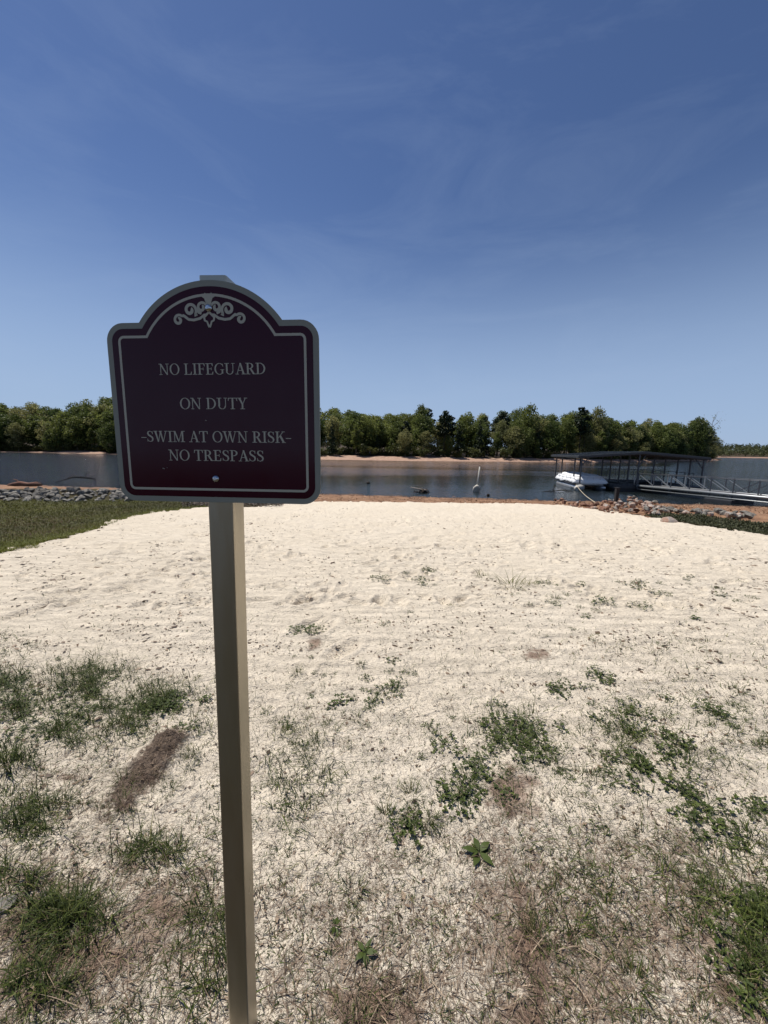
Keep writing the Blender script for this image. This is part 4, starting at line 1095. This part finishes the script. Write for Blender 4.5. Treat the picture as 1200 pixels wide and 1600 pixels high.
# single plants --------------------------------------------------------
def tuft_mesh(n, L, spread, mat, stiff=.5):
    r = rng.random(n) ** .6 * spread; a = rng.uniform(0, 6.28, n)
    P = np.stack([np.cos(a) * r, np.sin(a) * r, np.full(n, -.006)], -1)
    return blades_mesh('grass_tuft', mat, P, a + rng.normal(0, .5, n), L * rng.uniform(.5, 1.15, n), rng.uniform(.0020, .0042, n), rng.uniform(.45, 1.45, n), rng.uniform(.2, 1.5, n) * (1.3 - stiff), np.clip(rng.beta(1.6, 2, n), 0, 1), segs=4)
def clover_mesh(n, R):
    """low mat of small oval leaves in threes on short stalks"""
    P, az, L, W, ti, tn = [], [], [], [], [], []
    for i in range(n):
        r = R * rng.random() ** .6; a = rng.uniform(0, 6.28); c = np.array([math.cos(a) * r, math.sin(a) * r, rng.uniform(.006, .035) * (1 - .4 * r / R)])
        a0 = rng.uniform(0, 6.28); tone = np.clip(rng.beta(1.6, 2.2), 0, 1); sz = rng.uniform(.007, .014)
        for k in range(3):
            P.append(c); az.append(a0 + k * 2.1 + rng.normal(0, .2)); L.append(sz * rng.uniform(.8, 1.2)); W.append(sz * .85); ti.append(rng.normal(.1, .3)); tn.append(tone)
    V, Q, T = ovals_arrays(np.array(P), np.array(az), np.array(L), np.array(W), np.array(ti), np.array(tn))
    # creeping runners that join the leaves
    Pc = np.array(P)[::3]; m_ = len(Pc); d2 = Pc[:, :2]
    V3, Q3, T3, t3 = blade_arrays(np.stack([np.zeros(m_), np.zeros(m_), np.full(m_, .003)], -1), np.arctan2(d2[:, 1], d2[:, 0]), np.hypot(d2[:, 0], d2[:, 1]) + .004, np.full(m_, .0018), np.full(m_, .12), np.full(m_, -.1), np.full(m_, .3))
    V = np.concatenate([V, V3]); Q = np.concatenate([Q, Q3 + len(V) - len(V3)]); T3 = T3 + len(V) - len(V3); T = np.concatenate([T, t3])
    m_ = n // 2; r = R * rng.random(m_); a = rng.uniform(0, 6.28, m_)
    V2, Q2, T2, t2 = blade_arrays(np.stack([np.cos(a) * r, np.sin(a) * r, np.full(m_, -.004)], -1), rng.uniform(0, 6.28, m_), rng.uniform(.015, .045, m_), rng.uniform(.0012, .002, m_), rng.uniform(.2, 1.3, m_), rng.uniform(0, 1, m_), rng.random(m_) * .6)
    o = len(V); return np_mesh('clover_clump', np.concatenate([V, V2]), [np.concatenate([Q, Q2 + o]), np.concatenate([T3, T2 + o])], BROADLEAF, {'tint': np.concatenate([T, t2])})
def star_mesh(n, L):
    """a rosette of long pointed leaves"""
    az = np.arange(n) * 2.4 + rng.normal(0, .25, n); l = L * rng.uniform(.6, 1.1, n)
    P = np.stack([np.cos(az) * .004, np.sin(az) * .004, np.full(n, .004) + np.arange(n) * .0025], -1)
    V, Q, T, t_ = blade_arrays(P, az, l, l * .42, rng.uniform(.15, .55, n), rng.uniform(.4, 1.1, n), rng.uniform(.05, .6, n), segs=5)
    # make the blades leaf shaped: widest in the middle
    V = V.reshape(n, 11, 3); prof = [.12, .65, 1.25, 1.35, 1.05]
    for k in range(5):
        mid = (V[:, 2 * k] + V[:, 2 * k + 1]) / 2
        for j in (0, 1): V[:, 2 * k + j] = mid + (V[:, 2 * k + j] - mid) * prof[k]
    return np_mesh('weed_rosette', V.reshape(-1, 3), [Q, T], BROADLEAF, {'tint': t_})
TUFT = [tuft_mesh(46, .075, .028, GREEN), tuft_mesh(34, .06, .022, GREEN), tuft_mesh(60, .10, .045, GREEN), tuft_mesh(26, .05, .02, GREEN), tuft_mesh(40, .085, .05, GREEN, .2)]
YTUFT = [tuft_mesh(46, .11, .06, YGREEN), tuft_mesh(36, .09, .05, YGREEN)]
CLOVER = [clover_mesh(22, .06), clover_mesh(30, .085), clover_mesh(13, .045), clover_mesh(38, .10)]
STAR = [star_mesh(8, .075), star_mesh(7, .055), star_mesh(10, .06)]
def plant(name, me, px, py, s, label, cat, group=None):
    p = gp(px, py); o = link(bpy.data.objects.new(name, me)); o.location = (p[0], p[1], float(hgt(p[0], p[1])[0]) - .002)
    o.rotation_euler = (0, 0, random.uniform(0, 6.28)); o.scale = (s, s, s * random.uniform(.85, 1.15)); return tag(o, label, cat, group)
plant('weed_rosette', STAR[0], 747, 1352, .85, 'dark star shaped weed standing alone in the sand of the lower middle', 'weed')
plant('weed_rosette', STAR[1], 690, 1243, .8, 'small pointed leaf weed left of the brown soil patch', 'weed')
plant('weed_rosette', STAR[2], 1085, 975, .0 + 1.0, 'small flat weed on open sand in the right middle distance', 'weed')
plant('weed_rosette', STAR[0], 570, 1510, .5, 'small weed by the brown soil at the bottom middle', 'weed')
plant('weed_rosette', STAR[1], 524, 1468, .55, 'small narrow leaf weed in thatch at the bottom middle', 'weed')
plant('grass_tuft', YTUFT[0], 798, 921, 2.4, 'bright yellow green grass tuft standing on the upper middle sand', 'grass tuft')
plant('grass_tuft', YTUFT[1], 757, 908, 2.0, 'smaller yellow green grass tuft left of the brightest one', 'grass tuft')
plant('grass_tuft', YTUFT[0], 826, 920, 1.3, 'thin yellow green grass tuft right of the brightest one', 'grass tuft')
plant('grass_tuft', TUFT[2], 120, 1478, .85, 'tall dark green grass tuft at the lower left', 'grass tuft')
plant('grass_tuft', TUFT[2], 14, 1215, 1.5, 'tall dark grass tuft cut by the left edge of the photo', 'grass tuft')
C_SPOTS = [(770, 1140, 38, 24, 9), (800, 1180, 44, 26, 12), (752, 1205, 26, 22, 6), (825, 1190, 26, 30, 5), (625, 1072, 20, 26, 6), (562, 1107, 40, 10, 5), (885, 1077, 42, 12, 7), (1062, 1120, 48, 16, 8), (1118, 1136, 16, 8, 3),
           (955, 1140, 60, 20, 8), (1010, 1172, 60, 24, 10), (1040, 1225, 40, 30, 8), (1078, 1275, 16, 18, 6), (740, 1268, 26, 16, 5), (1108, 1318, 22, 18, 4), (1180, 1450, 26, 50, 7), (1160, 1530, 30, 50, 6), (1190, 1275, 14, 18, 4),
           (640, 905, 34, 9, 8), (495, 1003, 10, 12, 3), (880, 925, 40, 14, 6), (1050, 912, 50, 12, 8), (1165, 935, 34, 9, 5), (960, 960, 60, 16, 5), (290, 1110, 30, 18, 7), (60, 1090, 70, 22, 13), (160, 1074, 46, 18, 9), (235, 1112, 50, 18, 12), (120, 1140, 80, 18, 10), (30, 1160, 40, 30, 5), (640, 1320, 12, 10, 2)]
k = 0
for (a, c, rx, ry, n) in C_SPOTS:
    for i in range(n):
        x_, y_ = random.gauss(a, rx * .85), random.gauss(c, ry * .85)
        nearness = 1.0 if c > 1040 else 1.35
        plant('clover_clump', CLOVER[k % 4], x_, y_, random.choice((.45, .6, .8, 1.0, 1.15)) * nearness, 'low dark clump of small round leaved weeds rooted in the sand', 'weed', 'clover like weeds in the sand'); k += 1
for i in range(85):
    x_, y_ = random.uniform(410, 1190), random.uniform(880, 1330)
    plant('clover_clump', CLOVER[k % 4], x_, y_, random.uniform(.28, .6) * (1.0 if y_ > 1040 else 1.3), 'low dark clump of small round leaved weeds rooted in the sand', 'weed', 'clover like weeds in the sand'); k += 1
T_SPOTS = [(640, 1290, 60, 30, 10), (480, 1165, 60, 30, 8), (500, 1065, 60, 20, 5), (990, 1150, 90, 40, 8), (1120, 1110, 60, 30, 5), (730, 1250, 40, 30, 6), (900, 1220, 60, 40, 6), (1170, 1180, 30, 60, 5), (200, 1100, 110, 50, 16), (60, 1110, 80, 40, 12), (90, 1430, 50, 40, 5),
           (100, 1290, 60, 40, 7), (260, 1330, 50, 20, 5), (300, 1185, 16, 30, 9), (262, 1235, 14, 26, 5), (190, 1230, 14, 40, 5), (160, 1270, 40, 30, 5), (560, 1170, 90, 50, 6), (1060, 1350, 100, 60, 8), (1175, 1480, 24, 80, 4), (900, 1400, 80, 60, 3), (830, 930, 160, 20, 6), (560, 1480, 160, 80, 4), (330, 1500, 30, 60, 2), (1000, 1560, 120, 30, 2)]
for (a, c, rx, ry, n) in T_SPOTS:
    for i in range(n):
        x_, y_ = random.gauss(a, rx * .55), random.gauss(c, ry * .55)
        if 318 < x_ < 404: x_ += 90
        plant('grass_tuft', TUFT[k % 5], x_, y_, random.uniform(.4, .85), 'short dark green grass tuft growing in the sand', 'grass tuft', 'green grass tufts in the sand'); k += 1
a0, a1 = RA, RB
n = 1800; tt = rng.random(n); P = np.stack([a0[0] + tt * (a1[0] - a0[0]) + rng.normal(0, .045, n), a0[1] + tt * (a1[1] - a0[1]) + rng.normal(0, .02, n), np.zeros(n)], -1)
rk_, rt_ = ridge(P[:, 0], P[:, 1]); P[:, 2] = hgt(P[:, 0], P[:, 1]) + rk_ * (.012 + .048 * sstep(.3, .85, rt_))
stuff_blades('ridge_grass', DRY, P, rng.uniform(.015, .05, n), rng.uniform(.001, .0022, n), rng.uniform(-.2, .7, n), rng.uniform(0, 1.2, n), rng.beta(1.3, 2.4, n), 'thin dead roots and straw caught on the brown earth ridge', 'dry grass')
p = gp(12, 1438); o = lump('stone', (0, 0, 0), (.035, .028, .012), 77, M_RGREY, None, 2, 4); o.location = (p[0], p[1], float(hgt(p[0], p[1])[0]) + .006); tag(o, 'flat pale blue grey stone on soil at the lower left edge', 'stone')

# ------------------------------------------------------------------ the sign
def m_post():
    t = NT('post_metal'); P = t.obj(); n = t.noise(t.scale(P, (9, 9, 1.2)), 3, 5, .6); f = t.noise(t.scale(P, (60, 60, 5)), 4, 3, .6)
    c = t.mix(n, (0.40, 0.36, 0.275), (0.52, 0.47, 0.37))
    return t.done(c, t.range(t.math('ADD', t.math('MULTIPLY', n, .7), t.math('MULTIPLY', f, .3)), .3, .7, .26, .42), .85, normal=t.bump(f, .08, .002))
M_POST = m_post()
def m_cream():
    t = NT('cream_sheeting'); n = t.noise(t.obj(), 300, 2, .5)
    return t.done(t.mix(n, (0.52, 0.455, 0.33), (0.60, 0.525, 0.385)), .45, spec=.35)
M_CREAM = m_cream()
M_RIM = mat_plain('rim_sheeting', (0.33, 0.31, 0.235), .5, 0, .06, 200, spec=.3)
def m_maroon():
    t = NT('maroon_sheeting'); P = t.obj(); n = t.noise(P, 500, 2, .5); d = t.noise(P, 14, 4, .6)
    return t.done(t.mix(n, (0.043, 0.0005, 0.0090), (0.053, 0.0009, 0.0110)), t.range(d, .3, .7, .14, .22), spec=.22)
M_MAROON = m_maroon()
M_BOLT = mat_plain('zinc_bolt', (0.62, 0.63, 0.64), .28, 1.0, .1, 40)
SIGN_POS = (-0.32269, 0.74201, 1.44495)
sign_M = Matrix.Rotation(-0.08538, 4, 'Z') @ Matrix.Rotation(-0.00606, 4, 'Y') @ Matrix.Rotation(-0.0125, 4, 'X')
gz0 = float(hgt(SIGN_POS[0] - .02, SIGN_POS[1])[0])
sign = empty('beach_sign', (SIGN_POS[0], SIGN_POS[1], gz0))
tag(sign, 'maroon no lifeguard sign with cream border bolted to a square metal post', 'sign')
to_local = Matrix.Translation((0, 0, SIGN_POS[2] - gz0))
panelM = to_local @ sign_M
# square tube post, open at the top
s, wt, top, bot = .0255, .0028, .412, -1.60
bm = bmesh.new()
def ring(h, z, r=.004, n=3):
    pts = []
    for (cx, cy, a0_) in ((h - r, h - r, 0), (-h + r, h - r, 90), (-h + r, -h + r, 180), (h - r, -h + r, 270)):
        for k in range(n + 1):
            a = R_(a0_ + 90 * k / n); pts.append(bm.verts.new((cx + r * math.cos(a), cy + r * math.sin(a) + .0305, z)))
    return pts
rO0, rO1, rI1, rI0 = ring(s, bot), ring(s, top), ring(s - wt, top, .002), ring(s - wt, top - .5, .002)
for A_, B_ in ((rO0, rO1), (rO1, rI1), (rI1, rI0)):
    for k in range(len(A_)):
        bm.faces.new((A_[k], A_[(k + 1) % len(A_)], B_[(k + 1) % len(A_)], B_[k]))
bmesh.ops.recalc_face_normals(bm, faces=bm.faces)
me = bpy.data.meshes.new('post'); bm.to_mesh(me); bm.free(); me.materials.append(M_POST)
post = link(bpy.data.objects.new('post', me), sign)
post.matrix_local = to_local @ Matrix.Rotation(-0.08538, 4, 'Z') @ Matrix.Rotation(0.0145, 4, 'Y') @ Matrix.Rotation(-0.006, 4, 'X')

SW, SH, ARC, ACV = .406, .333, .1681, .2349
def outline(d, rc):
    """closed outline of the sign, inset by d; corners rounded by rc"""
    hw, sh, R = SW / 2 - d, SH - d, ARC - d
    rc = max(.004, rc - d)
    pts = []
    def arc(cx, cy, r, a0_, a1_, n):
        for k in range(n + 1):
            a = R_(a0_ + (a1_ - a0_) * k / n); pts.append((cx + r * math.cos(a), cy + r * math.sin(a)))
    arc(hw - rc, d + rc, rc, -90, 0, 8)
    arc(hw - rc, sh - rc, rc, 0, 90, 8)
    a = math.degrees(math.asin((sh - ACV) / R))
    arc(0, ACV, R, a, 180 - a, 40)
    arc(-hw + rc, sh - rc, rc, 90, 180, 8)
    arc(-hw + rc, d + rc, rc, 180, 270, 8)
    return pts
def flat(bm, pts, depth, thick=0.0):
    f = bm.faces.new([bm.verts.new((u, -depth, v)) for u, v in pts])
    if thick:
        r = bmesh.ops.extrude_face_region(bm, geom=[f]); vs = [e for e in r['geom'] if isinstance(e, bmesh.types.BMVert)]
        bmesh.ops.translate(bm, verts=vs, vec=(0, thick, 0))
def strip(bm, A_, B_, depth, closed=True):
    a = [bm.verts.new((u, -depth, v)) for u, v in A_]; b = [bm.verts.new((u, -depth, v)) for u, v in B_]
    n = len(a)
    for k in range(n if closed else n - 1): bm.faces.new((a[k], a[(k + 1) % n], b[(k + 1) % n], b[k]))
def fin(bm, name, mat, parent, Mx=None):
    bmesh.ops.recalc_face_normals(bm, faces=bm.faces)
    me = bpy.data.meshes.new(name); bm.to_mesh(me); bm.free(); me.materials.append(mat)
    o = link(bpy.data.objects.new(name, me), parent)
    if Mx is not None: o.matrix_local = Mx
    return o
bm = bmesh.new(); flat(bm, outline(0, .033), .0, .003); panel = fin(bm, 'panel', M_RIM, sign, panelM)
bm = bmesh.new(); flat(bm, outline(.0105, .033), .0003); fin(bm, 'face_sheet', M_MAROON, panel)
bm = bmesh.new(); strip(bm, outline(.0228, .034), outline(.0274, .034), .0005); fin(bm, 'border_line', M_CREAM, panel)

# lettering: a seriffed alphabet drawn as small polygons
T_, t_, S_ = .125, .055, .05
def rc(x0, y0, x1, y1): return ('p', [(x0, y0), (x1, y0), (x1, y1), (x0, y1)])
def pl(*p): return ('p', list(p))
def rg(cx, cy, rx, ry, a0_, a1_, ws, wt_): return ('r', cx, cy, rx, ry, a0_, a1_, ws, wt_)
def st(pts, ws): return ('s', pts, ws)
stemL = lambda: [rc(.12, 0, .245, 1)]
bowl = lambda: [rg(.30, .735, .30, .265, -90, 90, .125, .05), rc(.24, .95, .305, 1), rc(.24, .47, .305, .52)]
GL_ = {
 'N': (.82, [rc(.12, 0, .175, 1), rc(.63, 0, .685, 1), pl((.06, 1), (.21, 1), (.685, 0), (.60, 0)), rc(0, .95, .2, 1), rc(.03, 0, .27, S_), rc(.53, .95, .79, 1)]),
 'O': (.82, [rg(.41, .5, .38, .515, 0, 360, .12, .05)]),
 'L': (.66, stemL() + [rc(.02, .95, .35, 1), rc(.02, 0, .58, .055), pl((.58, 0), (.61, .27), (.57, .27), (.49, .05))]),
 'I': (.38, stemL() + [rc(.02, .95, .35, 1), rc(.02, 0, .35, S_)]),
 'F': (.62, stemL() + [rc(.02, 0, .37, S_), rc(.02, .945, .56, 1), pl((.56, 1), (.58, .73), (.54, .73), (.47, .95)), rc(.24, .485, .46, .535), rc(.43, .39, .47, .63)]),
 'E': (.66, stemL() + [rc(.02, 0, .57, .055), pl((.57, 0), (.60, .27), (.56, .27), (.48, .05)), rc(.02, .945, .56, 1), pl((.56, 1), (.58, .74), (.54, .74), (.47, .95)), rc(.24, .485, .46, .535), rc(.43, .39, .47, .63)]),
 'G': (.80, [rg(.41, .5, .38, .515, 48, 318, .12, .05), rc(.57, .08, .69, .42), rc(.48, .40, .77, S_ + .40), pl((.66, .70), (.70, .70), (.68, .97), (.62, .88))]),
 'U': (.80, [rc(.11, .28, .235, 1), rc(.61, .3, .665, 1), rg(.3875, .30, .2775, .315, 180, 360, .095, .055), rc(0, .95, .35, 1), rc(.51, .95, .77, 1)]),
 'A': (.77, [pl((.10, 0), (.155, 0), (.42, 1), (.365, 1)), pl((.33, 1.01), (.44, 1.01), (.71, 0), (.56, 0)), rc(.2, .32, .57, .37), rc(0, 0, .26, S_), rc(.48, 0, .79, S_)]),
 'R': (.75, stemL() + bowl() + [rc(.02, .95, .24, 1), rc(.02, 0, .36, S_), pl((.32, .49), (.46, .49), (.70, .02), (.55, .02)), rc(.56, 0, .77, S_)]),
 'P': (.65, stemL() + bowl() + [rc(.02, .95, .24, 1), rc(.02, 0, .37, S_)]),
 'D': (.81, stemL() + [rg(.30, .5, .44, .5, -90, 90, .125, .05), rc(.02, .95, .305, 1), rc(.02, 0, .305, S_)]),
 'T': (.70, [rc(.285, 0, .41, 1), rc(.03, .945, .665, 1), pl((.03, 1), (.01, .72), (.05, .72), (.10, .95)), pl((.665, 1), (.685, .72), (.645, .72), (.59, .95)), rc(.18, 0, .515, S_)]),
 'Y': (.71, [rc(.295, 0, .42, .47), pl((.06, 1), (.20, 1), (.42, .45), (.30, .42)), pl((.555, 1), (.61, 1), (.42, .47), (.365, .45)), rc(-.01, .95, .28, 1), rc(.47, .95, .72, 1), rc(.19, 0, .525, S_)]),
 'S': (.57, [st([(.46, .82), (.39, .93), (.27, .975), (.14, .92), (.10, .77), (.16, .63), (.29, .53), (.43, .41), (.475, .26), (.42, .09), (.28, .025), (.15, .07), (.075, .19)], [.04, .05, .05, .09, .12, .13, .14, .13, .12, .09, .05, .05, .04]), rc(.445, .70, .485, .97), rc(.05, .03, .09, .30)]),
 'W': (1.08, [pl((.06, 1), (.20, 1), (.38, 0), (.29, 0)), pl((.31, 0), (.365, 0), (.56, 1), (.51, 1)), pl((.44, 1), (.58, 1), (.76, 0), (.67, 0)), pl((.70, 0), (.75, 0), (.98, 1), (.93, 1)), rc(-.02, .95, .29, 1), rc(.40, .95, .66, 1), rc(.84, .95, 1.06, 1)]),
 'M': (.97, [rc(.13, 0, .185, 1), rc(.71, 0, .835, 1), pl((.10, 1), (.24, 1), (.49, .1), (.435, 0)), pl((.42, 0), (.475, 0), (.75, 1), (.70, 1)), rc(0, .95, .2, 1), rc(.02, 0, .29, S_), rc(.75, .95, .95, 1), rc(.61, 0, .95, S_)]),
 'K': (.77, stemL() + [rc(.02, .95, .35, 1), rc(.02, 0, .35, S_), pl((.24, .38), (.24, .46), (.59, 1), (.65, 1)), pl((.33, .56), (.45, .68), (.73, .02), (.57, .02)), rc(.50, .95, .74, 1), rc(.51, 0, .79, S_)]),
 '-': (.46, [rc(.03, .36, .43, .425)]), ' ': (.30, []),
}
def lettering(txt, u0, u1, v, cap):
    bm = bmesh.new(); adv = sum(GL_[c][0] for c in txt); sx_ = (u1 - u0) / adv; x = u0; k = 0
    for c in txt:
        for pr in GL_[c][1]:
            k += 1; dp = .00055 + .00004 * (k % 9)
            f = lambda p: (x + p[0] * sx_, v + p[1] * cap)
            if pr[0] == 'p': flat(bm, [f(p) for p in pr[1]], dp)
            elif pr[0] == 'r':
                _, cx, cy, rx, ry, a0_, a1_, ws, wt_ = pr; n = max(10, int(abs(a1_ - a0_) / 12)); O_, I_ = [], []
                for i in range(n + 1):
                    a = R_(a0_ + (a1_ - a0_) * i / n); O_.append(f((cx + rx * math.cos(a), cy + ry * math.sin(a)))); I_.append(f((cx + (rx - ws) * math.cos(a), cy + (ry - wt_) * math.sin(a))))
                strip(bm, O_, I_, dp, False)
            else:
                pts, ws = pr[1], pr[2]; A_, B_ = [], []
                for i, p in enumerate(pts):
                    a, b = pts[max(0, i - 1)], pts[min(len(pts) - 1, i + 1)]; dx, dy = b[0] - a[0], b[1] - a[1]; l = math.hypot(dx, dy); nx_, ny_ = -dy / l, dx / l
                    A_.append(f((p[0] + nx_ * ws[i] / 2, p[1] + ny_ * ws[i] / 2))); B_.append(f((p[0] - nx_ * ws[i] / 2, p[1] - ny_ * ws[i] / 2)))
                strip(bm, A_, B_, dp, False)
        x += GL_[c][0] * sx_
    return fin(bm, 'lettering', M_CREAM, panel)
lettering('NO LIFEGUARD', -.1035, .1045, .2395, .0200)
lettering('ON DUTY', -.067, .066, .177, .0205)
lettering('-SWIM AT OWN RISK-', -.150, .149, .1155, .0207)
lettering('NO TRESPASS', -.096, .095, .0802, .0207)

# scroll ornament under the arch
bm = bmesh.new(); K_ = .1417 / 842
def oc(X_, Y_): return ((X_ - 555) * K_ + .0008, .4035 - (Y_ - 150) * K_)
_dep = [0]
def stroke(pts, w, mirror=True):
    w = [w] * len(pts) if not hasattr(w, '__len__') else w
    for sg in ((1, -1) if mirror else (1,)):
        _dep[0] += 1
        A_, B_ = [], []
        for i, p in enumerate(pts):
            a, b = pts[max(0, i - 1)], pts[min(len(pts) - 1, i + 1)]; dx, dy = b[0] - a[0], b[1] - a[1]; l = math.hypot(dx, dy) + 1e-9; nx_, ny_ = -dy / l, dx / l
            q1, q2 = (p[0] + nx_ * w[i] / 2, p[1] + ny_ * w[i] / 2), (p[0] - nx_ * w[i] / 2, p[1] - ny_ * w[i] / 2)
            A_.append(oc(555 + sg * (q1[0] - 555), q1[1])); B_.append(oc(555 + sg * (q2[0] - 555), q2[1]))
        strip(bm, A_, B_, .00055 + .00004 * _dep[0], False)
def spiral(cx, cy, r0, r1, a0_, a1_, w0, w1, pre=()):
    n = 34; pts = list(pre) + [(cx + (r0 + (r1 - r0) * i / n) * math.cos(R_(a0_ + (a1_ - a0_) * i / n)), cy + (r0 + (r1 - r0) * i / n) * math.sin(R_(a0_ + (a1_ - a0_) * i / n))) for i in range(n + 1)]
    m_ = len(pts); stroke(pts, [w0 + (w1 - w0) * i / (m_ - 1) for i in range(m_)])
# (picture coordinates: y grows downwards) inner scroll, large scroll, outer scroll
spiral(636, 428, 56, 12, 195, 610, 26, 34)
spiral(768, 452, 74, 14, 90 + 40, 590, 28, 38, pre=[(690, 495)])
spiral(905, 552, 56, 12, -130, 280, 26, 34, pre=[(805, 535), (835, 512)])
stroke([(575, 500), (610, 505), (660, 540), (730, 555), (790, 548), (825, 522), (855, 500)], [20, 26, 28, 28, 28, 26, 24])
stroke([(640, 490), (672, 478), (692, 440)], [26, 28, 22])
stroke([(500 + 110, 300), (585, 330), (572, 380), (568, 440)], [60, 36, 28, 24])
stroke([(556, 300), (556, 440)], [70, 40], False)
stroke([(556, 478), (588, 508), (612, 530), (606, 562), (580, 575), (572, 600), (556, 632)], [20, 24, 26, 22, 20, 20, 24])
fin(bm, 'scroll_ornament', M_CREAM, panel)
# bolts and bits of dirt
for (u, v) in ((0.0003, .3554), (-.0031, .0461)):
    b = MB(); b.tube([(u, -.0004, v), (u, -.0016, v), (u, -.0026, v), (u, -.0044, v), (u, -.0054, v)], [.0068, .0068, .0056, .0050, .0028], 16); b.box((u, -.0056, v), (.0046, .0008, .0010)); b.box((u, -.0056, v), (.0010, .0009, .0046))
    o = b.build('bolt', M_BOLT, sign); o.matrix_local = panelM
b = MB()
for (u, v, w) in ((-.0166, .1561, .0022), (-.1082, .0644, .0026), (-.101, .066, .001)): b.box((u, -.0006, v), (w * 1.6, .0006, w * .6), Matrix.Rotation(.3, 4, 'Y'))
b.build('dirt_speck', mat_plain('dried_mud', (0.36, 0.30, 0.24), .9), panel)
